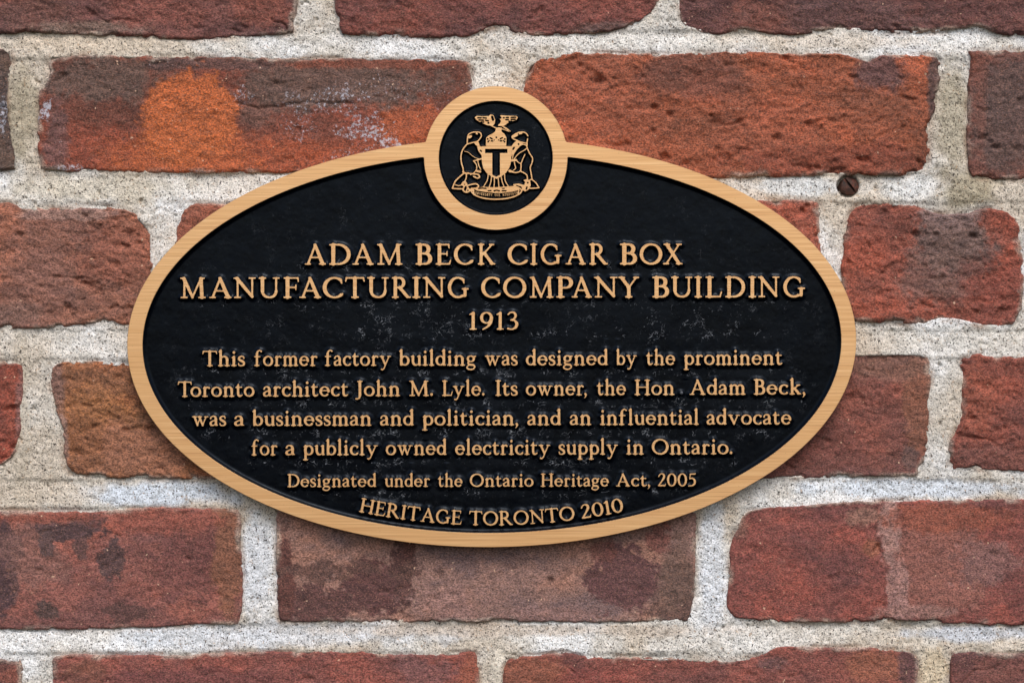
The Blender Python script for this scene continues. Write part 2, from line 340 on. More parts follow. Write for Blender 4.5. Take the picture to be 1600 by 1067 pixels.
# each brick: top edge, right edge, bottom edge, left edge (all left-to-right or top-to-bottom), colour, roughness, bloom, label
BR = [
 dict(T=[(-215,-130),(120,-128),(458,-126)], B=[(-215,58),(0,53),(42,50),(90,53),(150,56),(200,57),(290,61),(380,58),(430,55),(461,50)], L=[(-215,-40)], Rr=[(464,-30),(462,25)], c=(126,74,68), r=1.0),
 dict(T=[(520,-128),(800,-128),(1030,-126)], B=[(534,53),(570,55),(610,57),(700,59),(735,56),(765,45),(790,44),(810,53),(870,54),(930,51),(975,43),(1005,32)], L=[(520,-60),(522,5),(528,30)], Rr=[(1032,-60),(1030,0)], c=(124,66,60), r=.9),
 dict(T=[(1056,-128),(1400,-128),(1730,-126)], B=[(1076,44),(1090,49),(1125,53),(1160,48),(1210,53),(1245,55),(1290,47),(1350,48),(1385,51),(1430,52),(1470,50),(1500,45),(1530,42),(1560,52),(1620,55),(1730,55)], L=[(1056,-50),(1058,5),(1064,32)], Rr=[(1732,-30)], c=(110,66,64), r=1.1),
 dict(T=[(-640,74),(-300,76),(5,75)], B=[(-640,268),(-300,267),(0,266),(9,264)], L=[(-640,170)], Rr=[(17,84),(18,100),(13,130),(10,170),(10,210),(12,240)], c=(92,76,70), r=1.0, bl=.25, lab='dark brown brick with pale scale at the left edge of the photo'),
 dict(T=[(76,88),(100,86),(200,87),(300,88),(400,88),(500,91),(600,91),(700,93),(729,95)], B=[(64,266),(100,267),(150,268),(220,269),(300,271),(370,270),(470,270),(600,270),(735,270)], L=[(75,100),(77,114),(69,129),(61,150),(60,185),(59,230)], Rr=[(736,105),(737,140),(738,200)], c=(128,62,42), r=.75, lab='brick with a bright orange rounded patch and lime bloom'),
 dict(T=[(846,92),(870,88),(900,82),(950,83),(1000,84),(1050,85),(1100,82),(1150,81),(1200,82),(1250,84),(1300,84),(1335,88),(1348,93),(1357,95),(1368,90),(1385,87),(1440,85),(1458,86)], B=[(824,268),(900,272),(1000,276),(1100,278),(1150,278),(1200,276),(1250,276),(1300,274),(1340,273),(1400,274),(1430,272),(1446,268)], L=[(829,99),(820,113),(816,130),(814,160),(814,220)], Rr=[(1470,96),(1470,112),(1466,140),(1460,170),(1452,200),(1453,240)], c=(172,88,52), r=1.35, lab='rough orange-red brick above the right half of the plaque'),
 dict(T=[(1514,80),(1550,79),(1600,78),(1900,78),(2185,80)], B=[(1520,276),(1530,279),(1600,280),(1900,280),(2185,280)], L=[(1517,95),(1514,120),(1512,150),(1511,200),(1512,240),(1515,265)], Rr=[(2185,170)], c=(124,72,60), r=.8),
 dict(T=[(-430,316),(-100,317),(0,316),(20,317),(32,322),(45,325),(100,326),(150,323),(185,325),(210,331)], B=[(-430,512),(-100,512),(0,512),(60,513),(100,510),(150,503),(200,507),(232,508)], L=[(-430,400)], Rr=[(219,342),(229,352),(236,368),(237,390),(238,420),(238,470)], c=(160,102,80), r=1.2),
 dict(T=[(292,323),(310,315),(340,317),(600,318),(955,318)], B=[(276,510),(500,510),(955,510)], L=[(285,333),(281,345),(275,366),(273,420)], Rr=[(957,400)], c=(165,92,68), r=1.1),
 dict(T=[(980,314),(1100,313),(1190,312),(1240,312),(1278,314)], B=[(980,505),(1150,505),(1282,503)], L=[(980,400)], Rr=[(1283,325),(1282,350),(1283,385),(1283,440)], c=(166,84,62), r=1.1),
 dict(T=[(1338,323),(1352,318),(1375,316),(1400,318),(1430,322),(1450,329),(1470,334),(1490,335),(1510,333),(1530,327),(1560,327),(1578,333)], B=[(1328,500),(1340,503),(1400,505),(1440,508),(1455,504),(1470,500),(1500,503),(1540,511),(1575,511),(1588,506)], L=[(1332,330),(1324,345),(1318,365),(1315,400),(1315,430),(1318,460)], Rr=[(1590,348),(1594,365),(1598,390),(1601,430),(1599,470),(1596,492)], c=(160,80,60), r=1.35, lab='rough brick right of the plaque with a grey-purple middle'),
 dict(T=[(1622,330),(1800,322),(2260,322)], B=[(1624,508),(1800,512),(2260,512)], L=[(1618,360),(1617,420),(1618,480)], Rr=[(2260,400)], c=(140,74,60), r=1.1),
 dict(T=[(-620,566),(-100,565),(0,565),(15,565),(28,568)], B=[(-620,740),(-100,738),(-30,738),(0,727),(14,718)], L=[(-620,650)], Rr=[(35,576),(36,600),(34,630),(31,660),(29,690),(22,708)], c=(152,68,48), r=1.1),
 dict(T=[(94,566),(120,565),(150,564),(200,568),(400,566),(753,566)], B=[(110,740),(130,742),(150,745),(200,747),(300,748),(500,748),(753,748)], L=[(82,574),(77,592),(78,620),(84,645),(94,664),(97,690),(98,722)], Rr=[(753,650)], c=(172,108,66), r=1.2, lab='ochre-brown brick at the lower left of the plaque'),
 dict(T=[(778,554),(1000,553),(1338,552),(1400,551),(1440,552)], B=[(778,748),(1000,748),(1200,747),(1240,748),(1300,746),(1350,745),(1400,745),(1432,744)], L=[(778,650)], Rr=[(1452,560),(1455,580),(1454,610),(1453,640),(1451,680),(1449,705),(1441,728)], c=(132,74,64), r=.75),
 dict(T=[(1504,560),(1515,557),(1530,552),(1545,556),(1560,558),(1600,558),(1900,558),(2178,558)], B=[(1492,733),(1505,731),(1520,731),(1540,735),(1560,738),(1600,736),(1900,740),(2178,740)], L=[(1501,570),(1502,590),(1501,640),(1496,670),(1485,692),(1482,718)], Rr=[(2178,650)], c=(150,76,60), r=1.2),
 dict(T=[(-300,797),(-50,798),(0,798),(60,799),(130,800),(160,796),(250,793),(330,795),(371,796)], B=[(-300,984),(-50,983),(0,983),(70,984),(130,984),(200,981),(260,979),(310,975),(372,975)], L=[(-300,890)], Rr=[(376,810),(376,850),(379,880),(378,920),(377,950)], c=(146,84,74), r=.45, lab='smooth dull red brick with soot-dark patches, lower left'),
 dict(T=[(434,797),(600,796),(800,796),(1000,796),(1087,797)], B=[(437,969),(460,970),(500,971),(600,972),(700,971),(800,971),(900,972),(1000,971),(1081,970)], L=[(432,810),(432,850),(432,900),(433,950)], Rr=[(1088,830),(1087,870),(1085,920),(1083,955)], c=(146,110,100), r=.4, lab='pale pinkish grey brick with maroon patches directly below the plaque'),
 dict(T=[(1188,794),(1215,792),(1240,792),(1300,787),(1350,783),(1400,784),(1450,781),(1500,780),(1600,780),(1815,782)], B=[(1146,962),(1170,967),(1200,970),(1250,972),(1300,973),(1350,971),(1400,968),(1450,972),(1500,974),(1600,977),(1815,978)], L=[(1166,802),(1152,820),(1143,850),(1141,880),(1139,910),(1137,935),(1139,952)], Rr=[(1815,880)], c=(138,70,62), r=.5),
 dict(T=[(-640,1030),(-200,1030),(0,1030),(30,1031)], B=[(-640,1215),(-200,1215),(35,1215)], L=[(-640,1120)], Rr=[(34,1045),(36,1100)], c=(122,70,62), r=.6),
 dict(T=[(86,1025),(105,1023),(130,1021),(200,1023),(280,1024),(330,1020),(400,1018),(440,1019),(480,1017),(560,1017),(600,1021),(640,1023),(700,1020),(742,1018)], B=[(80,1215),(400,1215),(747,1215)], L=[(82,1035),(81,1100)], Rr=[(747,1035),(748,1100)], c=(138,74,66), r=.55),
 dict(T=[(796,1030),(820,1025),(850,1022),(880,1018),(900,1023),(920,1027),(960,1026),(1000,1027),(1060,1028),(1110,1032),(1150,1031),(1185,1024),(1215,1012),(1250,1010),(1300,1012),(1350,1010),(1380,1014),(1420,1016)], B=[(784,1215),(1100,1215),(1437,1215)], L=[(789,1040),(785,1070),(784,1120)], Rr=[(1434,1030),(1436,1060),(1437,1120)], c=(142,74,64), r=.6),
 dict(T=[(1488,1020),(1510,1018),(1540,1017),(1600,1021),(1900,1021),(2160,1020)], B=[(1484,1215),(1800,1215),(2160,1215)], L=[(1486,1040),(1485,1100)], Rr=[(2160,1120)], c=(118,66,62), r=.6),
]
# patches of another colour: cx, cy, rx, ry, colour, strength, softness, noise
PATCH = [
 (150,235,130,45,(158,70,42),.8,.6,.5),(430,245,190,36,(172,76,32),.85,.6,.5),(640,205,60,48,(178,82,32),.9,.5,.5),
 (150,125,120,36,(98,80,72),.85,.5,.5),(520,130,180,42,(100,82,74),.85,.5,.5),(90,215,22,60,(112,84,84),.7,.5,.5),(330,100,130,10,(92,70,68),.8,.4,.5),(600,100,160,8,(150,74,48),.7,.4,.5),
 (1080,118,100,34,(124,72,58),.7,.8,.6),(1375,115,40,32,(112,78,78),.9,.6,.5),(1000,230,120,40,(176,88,50),.6,.7,.6),(1290,250,180,30,(150,66,44),.6,.6,.6),(920,150,90,60,(180,92,58),.6,.6,.6),(1200,200,90,50,(178,92,60),.5,.6,.6),(1461,150,12,80,(94,74,72),.9,.4,.3),(290,245,120,44,(186,86,26),.95,.7,.5),(297,186,74,80,(200,96,24),1,.18,.36),(400,180,30,24,(110,76,66),.8,.5,.6),
 (1490,380,60,62,(122,98,92),.95,.5,.6),(1480,335,50,20,(150,122,118),.8,.5,.5),(1460,430,55,60,(130,100,92),.7,.6,.7),(1560,460,60,60,(140,70,58),.6,.6,.6),
 (1580,180,60,110,(96,76,72),.85,.5,.5),(1533,150,10,90,(134,76,60),.5,.6,.4),
 (60,25,70,40,(96,68,62),.6,.7,.6),(130,45,90,12,(140,118,104),.7,.7,.6),(250,20,70,20,(158,82,64),.5,.6,.6),(410,22,45,25,(150,76,56),.6,.6,.6),(650,30,70,26,(146,74,56),.5,.7,.6),
 (1190,30,60,30,(132,72,56),.7,.7,.6),(1340,25,140,30,(98,70,70),.6,.6,.6),(960,45,60,10,(104,80,76),.8,.6,.6),
 (60,430,60,90,(150,104,92),.6,.7,.6),(180,400,60,60,(166,92,68),.6,.7,.6),(100,335,90,10,(176,140,128),.7,.5,.6),(30,490,40,20,(146,112,100),.6,.6,.6),
 (150,600,90,28,(138,92,62),.7,.7,.6),(150,655,70,50,(182,116,62),.75,.6,.7),(200,705,100,46,(172,112,82),.85,.6,.5),(130,690,30,50,(150,92,52),.7,.6,.5),(85,600,16,50,(150,116,108),.7,.6,.5),(96,690,10,50,(160,132,124),.7,.5,.5),
 (20,600,20,60,(158,70,46),.7,.6,.6),(33,640,10,60,(150,104,98),.8,.6,.5),
 (1435,640,26,80,(146,90,66),.85,.3,.4),(1400,570,70,24,(136,96,80),.7,.6,.6),(1423,715,14,20,(104,78,74),.9,.5,.4),(1250,690,90,40,(128,66,56),.6,.7,.6),
 (1530,620,30,60,(166,84,58),.6,.6,.6),(1560,715,70,24,(128,78,70),.7,.6,.6),
 (8,890,24,74,(78,52,58),1,.2,.5),(55,860,50,56,(142,98,88),.7,.6,.6),(110,828,58,14,(82,58,62),1,.15,1.0),(150,812,20,8,(88,60,62),1,.2,1.0),(72,850,10,22,(90,66,66),1,.2,1.2),(178,878,18,28,(84,58,60),1,.2,1.2),(75,952,16,14,(84,62,60),1,.2,1.1),(200,958,40,15,(90,58,56),.9,.3,1.0),(125,855,10,14,(90,62,62),.9,.3,1.1),(290,885,60,50,(112,62,60),.7,.3,1.2),(310,870,50,40,(116,62,58),.6,.5,.9),(356,860,24,100,(142,90,60),.75,.35,.4),(60,805,90,14,(156,78,58),.8,.6,.4),(250,815,90,22,(158,80,62),.7,.6,.5),(300,955,30,16,(156,84,66),.6,.5,.6),
 (500,945,86,36,(96,60,58),1,.15,.8),(590,920,50,34,(92,54,54),1,.15,1.1),(448,905,14,70,(98,54,48),1,.35,.5),(632,905,20,60,(84,50,48),1,.2,1.0),(640,860,10,16,(100,56,50),1,.2,1.2),(975,905,54,56,(98,60,62),1,.15,.8),(1055,935,30,50,(96,70,64),.9,.3,.8),(540,890,120,12,(92,62,56),.85,.2,1.6),(1030,845,20,26,(126,72,64),.9,.3,.8),(1060,900,30,60,(110,84,74),.8,.5,.9),(940,860,20,16,(118,66,58),.8,.3,.9),(860,960,80,14,(152,112,104),.6,.6,.6),(690,940,60,34,(150,112,106),.6,.5,1.0),(860,905,6,9,(110,78,70),.9,.4,.5),
 (1470,880,78,90,(150,92,80),.9,.2,.4),(1390,830,18,60,(176,134,124),.85,.4,.5),(1402,920,16,56,(172,128,120),.85,.4,.5),(1440,955,60,10,(168,124,114),.7,.5,.6),(1480,810,110,22,(156,78,54),.85,.5,.4),(1550,880,60,40,(140,98,94),.8,.4,.8),(1362,856,14,12,(160,92,64),.8,.4,.5),(1595,930,26,50,(122,60,56),.8,.4,.6),(1350,805,26,18,(150,112,96),.7,.5,.8),(1155,820,14,20,(150,110,96),.6,.6,.6),
 (140,1050,40,20,(140,84,64),.7,.5,.5),(300,1060,160,18,(120,62,62),.7,.6,.6),(660,1050,50,26,(128,84,84),.7,.5,.8),(735,1045,18,30,(160,84,60),.8,.5,.5),(830,1050,60,24,(156,88,62),.8,.5,.6),(920,1060,60,16,(148,66,58),.6,.6,.6),(1370,1040,50,26,(152,88,62),.8,.5,.5),(1418,1045,14,30,(96,62,64),.9,.4,.5),(1210,1035,24,12,(116,80,80),.8,.5,.6),(1560,1045,40,22,(132,76,66),.7,.5,.6),
]
BLOOM = [(520,160,110,40,.72),(610,140,120,34,.6),(470,200,60,40,.66),(700,165,50,40,.62),(560,245,70,20,.7),(570,200,60,34,.85),(610,225,40,18,.9),(660,150,80,30,.5),(690,130,46,26,.45),(72,175,16,28,1.0),(95,215,18,40,.5),(380,150,22,30,.75),(250,100,60,10,.5),(110,262,30,8,.9),(440,175,70,14,.4),(4,180,10,60,.9),(330,268,60,5,.7),(740,140,12,14,.9)]
# grooves: polyline, half width px, depth px
CRACK = [([(366,160),(385,163),(402,168),(430,166),(455,163),(480,160),(520,162),(548,160)],2.4,4.5), ([(1372,842),(1378,860),(1384,890),(1392,930),(1398,962)],2.5,2.5), ([(1366,862),(1372,852),(1376,862)],4,7),
         ([(425,30),(440,38),(452,50)],2.5,6), ([(1374,56),(1382,50),(1400,49)],2,3), ([(90,430),(110,434),(140,436)],2,3), ([(170,484),(183,478)],3,4), ([(1350,375),(1362,392)],2.5,4), ([(1490,1078),(1520,1050),(1560,1040)],2,3),
         ([(150,28),(170,35),(200,30)],3,4), ([(880,1038),(900,1052)],2,3), ([(1320,182),(1314,188)],3,4), ([(1505,680),(1530,683),(1556,692)],2.5,3.5), ([(250,868),(240,876)],0.1,0.1)]
PITS = [(1046,180,6),(1021,205,5),(1038,246,9),(1090,139,2.5),(1325,410,4),(1430,650,2),(860,907,5),(1255,330,7),(1262,322,5),(1278,368,6),(294,873,4)]

def brick_outline(b):
    TL = b['T'][0]; TR = b['T'][-1]; BL = b['B'][0]; BRt = b['B'][-1]
    return b['T'] + b['Rr'] + b['B'][::-1] + b['L'][::-1]
def resample(P, n):
    P = np.array(P, float); s = np.r_[0, np.cumsum(np.hypot(*np.diff(P, axis=0).T))]
    t = np.linspace(0, s[-1], n); return np.stack([np.interp(t, s, P[:, 0]), np.interp(t, s, P[:, 1])], 1)
STEP = 2.1
def plaque_inside(x, y):    # hidden well behind the plaque: coarse relief is enough
    return ((x - 768) / 540) ** 2 + ((y - 536) / 290) ** 2 < 1
def brick_height(x, y, r, seed):
    h = fbm(x, y, 190, seed, 2) * 3.2 + fbm(x, y * 1.5, 46, seed + 5, 3) * 2.0 * r
    h += (fbm(x, y * 1.4, 15, seed + 9, 3) * 1.15 + fbm(x, y * 1.3, 5.5, seed + 12, 2) * 1.0) * (0.15 + r * 0.85)
    c = fbm(x, y * 1.5, 30, seed + 21, 3); h -= np.clip(c - 0.55, 0, 1) * 9 * r
    return h
def add_brick(k, b):
    T, Bm = b['T'], b['B']
    Lf = [T[0]] + b['L'] + [Bm[0]]; Rt = [T[-1]] + b['Rr'] + [Bm[-1]]
    Wd = max(T[-1][0], Bm[-1][0]) - min(T[0][0], Bm[0][0]); Hd = Bm[0][1] - T[0][1]
    vis_lo, vis_hi = -60, 1660
    nu = int(Wd / STEP) + 1; nv = int(Hd / STEP) + 1
    far = 1 if (T[0][0] < -60 or T[-1][0] > 1660) else 0
    # u spacing: dense where the frame sees it, sparse outside
    xs = [0.0]; x = min(T[0][0], Bm[0][0]); x0 = x; xe = x + Wd
    while x < xe:
        x += STEP if -40 < x < 1640 else 14; xs.append(min(x, xe) - x0)
    us = np.unique(np.array(xs) / Wd)
    ys = [0.0]; y = T[0][1]; y0 = y
    while y < y0 + Hd:
        y += STEP if -30 < y < 1097 else 14; ys.append(min(y, y0 + Hd) - y0)
    vs = np.unique(np.array(ys) / Hd)
    def smooth_edge(P, ts):
        Q = resample(spline(P, 5), 240); tt = np.linspace(0, 1, 240)
        return np.stack([np.interp(ts, tt, Q[:, 0]), np.interp(ts, tt, Q[:, 1])], 1)
    t_, b_ = smooth_edge(T, us), smooth_edge(Bm, us); l_, r_ = smooth_edge(Lf, vs), smooth_edge(Rt, vs)
    U, Vv = np.meshgrid(us, vs); U = U[..., None]; Vv = Vv[..., None]
    P = (1 - Vv) * t_[None] + Vv * b_[None] + (1 - U) * l_[:, None] + U * r_[:, None] \
        - ((1 - U) * (1 - Vv) * t_[0] + U * (1 - Vv) * t_[-1] + (1 - U) * Vv * b_[0] + U * Vv * b_[-1])
    X, Y = P[..., 0], P[..., 1]
    X, Y = X + fbm(X, Y, 20, 901 + k, 4, .7) * 1.9, Y + fbm(X, Y, 20, 951 + k, 4, .7) * 1.9
    u = U[..., 0]; v = Vv[..., 0]
    du = np.minimum(u, 1 - u) * Wd; dv = np.minimum(v, 1 - v) * Hd
    e = -3.0 * np.log(np.exp(-du / 3.0) + np.exp(-dv / 3.0)); e = np.maximum(e, 0)
    e = e - np.clip(fbm(X, Y, 22, 33 + k, 4) - .05, 0, 1) * (4.5 + 3 * b['r']) + 1.2
    rnd = 2.4 + 2.4 * b['r']
    H = brick_height(X, Y, b['r'], 100 + 13 * k) - np.clip(1 - e / rnd, 0, 1.4) ** 2 * (3.5 + 2.5 * b['r'])
    for pl, hw, dp in CRACK:
        q = [(a, c, 0) for a, c in pl]
        d = d_path(X + fbm(X, Y, 9, 5, 2) * 2, Y + fbm(X, Y, 9, 6, 2) * 2, q); H -= np.clip(1 - d / hw, 0, 1) * dp
    for a, c, rr in PITS:
        d = np.hypot(X - a + fbm(X, Y, 6, 8, 2) * 1.5, Y - c); H -= np.clip(1 - d / rr, 0, 1) ** .6 * rr * 1.2
    tint = np.empty(X.shape + (3,)); tint[:] = lin(b['c'])
    # slow drift of hue inside the brick
    a = fbm(X, Y * 1.5, 75, 400 + k, 4); c2 = np.array(lin(tuple(min(255, int(q * f)) for q, f in zip(b['c'], (1.16, 1.08, .98)))))
    c3 = np.array(lin(tuple(int(q * f) for q, f in zip(b['c'], (.82, .88, .97)))))
    m = sstep(.05, .7, a)[..., None] * .8; tint = tint * (1 - m) + c2 * m
    m = sstep(.05, .7, -a)[..., None] * .8; tint = tint * (1 - m) + c3 * m
    bl = np.zeros(X.shape) + b.get('bl', 0.0) + np.clip(fbm(X, Y, 60, 77 + k, 3) - .35, 0, 1) * .28
    x0, x1, y0, y1 = X.min(), X.max(), Y.min(), Y.max()
    for cx, cy, rx, ry, col, st, soft, nz in PATCH:
        if not (x0 - 5 < cx < x1 + 5 and y0 - 5 < cy < y1 + 5): continue
        q = np.hypot((X - cx) / rx, (Y - cy) / ry) + fbm(X, Y, 36, int(cx) + 3, 5, .72) * nz * .7 + fbm(X, Y, 5, int(cx) + 8, 2) * .16 * min(1, soft * 3)
        m = (1 - sstep(1 - soft * .6, 1 + soft * .4, q))[..., None] * st; tint = tint * (1 - m) + np.array(lin(col)) * m
    for cx, cy, rx, ry, st in BLOOM:
        if not (x0 - 5 < cx < x1 + 5 and y0 - 5 < cy < y1 + 5): continue
        q = np.hypot((X - cx) / rx, (Y - cy) / ry) + fbm(X, Y, 16, int(cx) + 9, 3) * .35
        bl = np.maximum(bl, (1 - sstep(.4, 1.1, q)) * st)
    # mortar smeared over the arris
    sm = np.clip(fbm(X, Y, 34, 610 + k, 3) - .05, 0, 1) * np.clip(1 - e / 9, 0, 1) * 2.0
    sm = np.clip(sm, 0, .75)[..., None]; tint = tint * (1 - sm) + np.array(lin((186, 168, 152))) * sm
    nr, nc = X.shape
    Z = (CZ - Y) * SW; XX = (X - CX) * SW; YY = WALL_Y - H * S
    V = np.stack([XX, YY, Z], -1).reshape(-1, 3)
    idx = np.arange(nr * nc).reshape(nr, nc)
    Fq = np.stack([idx[:-1, :-1], idx[1:, :-1], idx[1:, 1:], idx[:-1, 1:]], -1).reshape(-1, 4)
    ring = np.r_[idx[0, :], idx[1:, -1], idx[-1, -2::-1], idx[-2:0:-1, 0]]
    back = V[ring].copy(); back[:, 1] = WALL_Y + 0.08; nb = len(V)
    V = np.vstack([V, back]); m_ = len(ring); rr = np.arange(m_); q_ = (rr + 1) % m_
    side = np.stack([ring[rr], ring[q_], nb + q_, nb + rr], -1)
    Fq = np.vstack([Fq, side])
    c = np.array([V[:, 0].mean(), WALL_Y, V[:, 2].min()])
    me = mesh_np('brick', V - c, Fq)
    tt = tint.reshape(-1, 3); add_attr(me, 'tint', np.vstack([tt, tt[ring]]), 'C')
    blf = bl.ravel(); add_attr(me, 'bloom', np.r_[blf, blf[ring] * 0])
    add_attr(me, 'rough', np.full(len(V), b['r']))
    me.materials.append(BRICK)
    o = link('brick', me, wall, c - wall_loc)
    if 'lab' in b: o['label'] = b['lab']
    return [tuple(p) for p in np.vstack([resample(spline(T, 5), 60), resample(spline(Rt, 5), 30)[1:-1], resample(spline(Bm, 5), 60)[::-1], resample(spline(Lf, 5), 30)[::-1][1:-1]])]
outl = [add_brick(k, b) for k, b in enumerate(BR)]

# mortar: one continuous bed with sandy relief, sunk where a brick sits
SCREW = (1326, 291)
def add_mortar():
    xs = np.arange(-60, 1661, STEP); ys = np.arange(-40, 1108, STEP)
    X, Y = np.meshgrid(xs, ys); D = np.full(X.shape, 60.0)
    for P in outl:
        A = np.array(P); x0, y0 = A.min(0) - 30; x1, y1 = A.max(0) + 30
        i0, i1 = np.searchsorted(xs, [x0, x1]); j0, j1 = np.searchsorted(ys, [y0, y1])
        if i1 <= i0 or j1 <= j0: continue
        d = d_poly(X[j0:j1, i0:i1], Y[j0:j1, i0:i1], P); D[j0:j1, i0:i1] = np.minimum(D[j0:j1, i0:i1], d)
    Hm = -4.2 + fbm(X, Y, 120, 7, 2) * 2.2 + fbm(X, Y, 26, 8, 3) * 1.5 + fbm(X, Y, 8, 9, 3) * .7
    Hm += fbm(X, Y, 4.2, 10, 2) * 0.7
    # the beds were struck at a slant: deeper under the upper brick, flush on the lower one
    sl_ = np.zeros(X.shape)
    for yc in (70, 294, 538, 772, 998):
        q = (Y - yc) / 17.0; sl_ += np.where(np.abs(q) < 1.5, np.clip(q, -1, 1) * sstep(1.5, 1.1, np.abs(q)) if False else np.clip(q, -1, 1) * (1 - sstep(1.1, 1.5, np.abs(q))), 0)
    Hm += sl_ * (1.9 + 1.2 * fbm(X, Y, 90, 15, 2))
    # strike line: the joint dips next to some arrises, swells over others
    Hm -= np.clip(1 - np.abs(D) / 5, 0, 1) * (1.0 + 3.4 * np.clip(fbm(X, Y, 60, 19, 2), -.3, 1))
    crack = np.abs(fbm(X, Y, 70, 23, 3)); Hm -= np.clip(1 - crack / .03, 0, 1) * 1.5 * sstep(.0, .6, fbm(X, Y, 160, 29, 2))
    pit = fbm(X, Y, 6.5, 41, 2); Hm -= np.clip(pit - .95, 0, 1) * 14
    # thick slubs of mortar
    for cx, cy, rx, ry, a in ((1505,300,60,34,6),(1492,262,30,30,4),(225,345,16,14,5),(775,1045,14,30,4),(1150,800,20,30,3),(1160,70,300,14,2),(300,940,10,10,0)):
        Hm += np.clip(1 - np.hypot((X - cx) / rx, (Y - cy) / ry), 0, 1) ** .7 * a
    d = np.hypot(X - SCREW[0], Y - SCREW[1]); Hm = np.where(d < 19, Hm - sstep(0, 1, (18.5 - d) / 3) * 16, Hm)
    Hm = Hm - sstep(3.5, 9, -D) * 30
    keep = (D > -12) & ~plaque_inside(X, Y) | (D > -12)
    keep &= ~(((X - 768) / 520) ** 2 + ((Y - 536) / 270) ** 2 < 1)
    tint = np.empty(X.shape + (3,)); tint[:] = lin((214, 208, 199))
    a = fbm(X, Y, 110, 50, 3)
    for m, c in ((sstep(.0, .6, a), (236, 236, 236)), (sstep(.0, .55, -a), (204, 190, 172))):
        m = m[..., None] * .8; tint = tint * (1 - m) + np.array(lin(c)) * m
    for cx, cy, rx, ry, c, st in ((500,990,260,24,(214,216,220),.8),(400,880,26,90,(220,222,226),.9),(1112,880,26,110,(222,225,230),.9),(250,772,140,20,(206,214,224),.9),(1420,762,200,16,(208,216,226),.8),(300,1000,140,22,(216,220,226),.7),
                                  (35,170,30,90,(176,164,142),.9),(1490,180,26,100,(176,166,146),.9),(1510,295,60,40,(168,156,132),.9),(900,60,200,20,(226,222,216),.7),(760,110,40,30,(222,218,210),.8),(1300,65,160,14,(214,200,184),.6),(150,66,140,20,(208,192,172),.8),
                                  (1250,290,70,16,(214,216,216),.8),(1410,290,60,18,(216,216,214),.7),(150,295,150,22,(204,194,176),.8),(30,640,20,160,(196,184,166),.7),(80,770,90,24,(196,182,164),.8),(1530,530,80,24,(206,198,184),.6),(1190,1000,110,26,(224,220,214),.7),(1455,1040,26,40,(214,196,168),.9),(1520,990,120,14,(196,204,216),.7),(800,985,330,12,(196,180,164),.7),(780,1045,20,30,(222,212,196),.9)):
        q = np.hypot((X - cx) / rx, (Y - cy) / ry) + fbm(X, Y, 30, int(cx), 3) * .3
        m = (1 - sstep(.5, 1.2, q))[..., None] * st; tint = tint * (1 - m) + np.array(lin(c)) * m
    # brick dust along some arrises, dirt in the pits
    m = (np.clip(1 - np.abs(D) / 8, 0, 1) * np.clip(fbm(X, Y, 30, 61, 4) + .2, 0, 1))[..., None] * .8
    tint = tint * (1 - m) + np.array(lin((150, 120, 100))) * m
    idx = np.arange(X.size).reshape(X.shape)
    kq = keep[:-1, :-1] & keep[1:, :-1] & keep[1:, 1:] & keep[:-1, 1:]
    Fq = np.stack([idx[:-1, :-1], idx[1:, :-1], idx[1:, 1:], idx[:-1, 1:]], -1)[kq]
    used = np.zeros(X.size, bool); used[Fq.ravel()] = True; rem = np.cumsum(used) - 1
    V = np.stack([(X - CX) * SW, WALL_Y - Hm * S, (CZ - Y) * SW], -1).reshape(-1, 3)[used]
    me = mesh_np('mortar', V - wall_loc, rem[Fq]); add_attr(me, 'tint', tint.reshape(-1, 3)[used], 'C')
    me.materials.append(MORTAR); o = link('mortar', me, wall)
    o['label'] = 'pale sandy mortar in the joints, gritty with small dark pits'
    # mortar bed behind and beyond the visible joints
    bx = 760; V = []; 
    ring = lambda y: [(-bx * SW * 1.9, y, -700 * SW), (bx * SW * 1.9, y, -700 * SW), (bx * SW * 1.9, y, 720 * SW), (-bx * SW * 1.9, y, 720 * SW)]
    V = ring(WALL_Y + .012) + ring(WALL_Y + .09)
    F = [(0, 1, 2, 3), (5, 4, 7, 6), (0, 4, 5, 1), (1, 5, 6, 2), (2, 6, 7, 3), (3, 7, 4, 0)]
    me = bpy.data.meshes.new('mortar_core'); me.from_pydata([tuple(np.array(v) - wall_loc) for v in V], [], F)
    add_attr(me, 'tint', np.array([lin((204, 196, 184))] * 8), 'C'); me.materials.append(MORTAR); link('mortar_core', me, wall)
add_mortar()

# ------------------------------------------------------------------ screw in the joint
def add_screw():
    n, m = 48, 16; V = []; Rr = 14.0
    cx, cy = 1329.5, 290.0; ang = R(-52)
    for i in range(m + 1):
        r = Rr * i / m
        for k in range(n):
            a = 2 * math.pi * k / n; x, z = r * math.cos(a), r * math.sin(a)
            h = 3.2 * (1 - (r / Rr) ** 2.2)
            s = x * math.sin(ang) - z * math.cos(ang)           # across the slot
            if abs(s - 1) < 1.9: h = -2.0
            V.append((x, -h, z))
    for k in range(n):
        a = 2 * math.pi * k / n; V.append((Rr * math.cos(a), 22, Rr * math.sin(a)))
    F = []
    for i in range(m + 1):
        for k in range(n):
            q = (k + 1) % n; F.append((i * n + k, (i + 1) * n + k, (i + 1) * n + q, i * n + q))
    me = mesh_np('screw', np.array(V) * S, np.array(F)[:, ::-1], False); me.materials.append(RUST)
    # slight inward tilt, seated in its hole
    x, z = W(cx, cy); o = link('screw', me, None, (x, WALL_Y + 6 * S, z)); o.rotation_euler = (R(-4), 0, R(10))
    o['label'] = 'rusty slotted screw head sunk in the mortar joint upper right of the plaque'; o['category'] = 'screw'
add_screw()

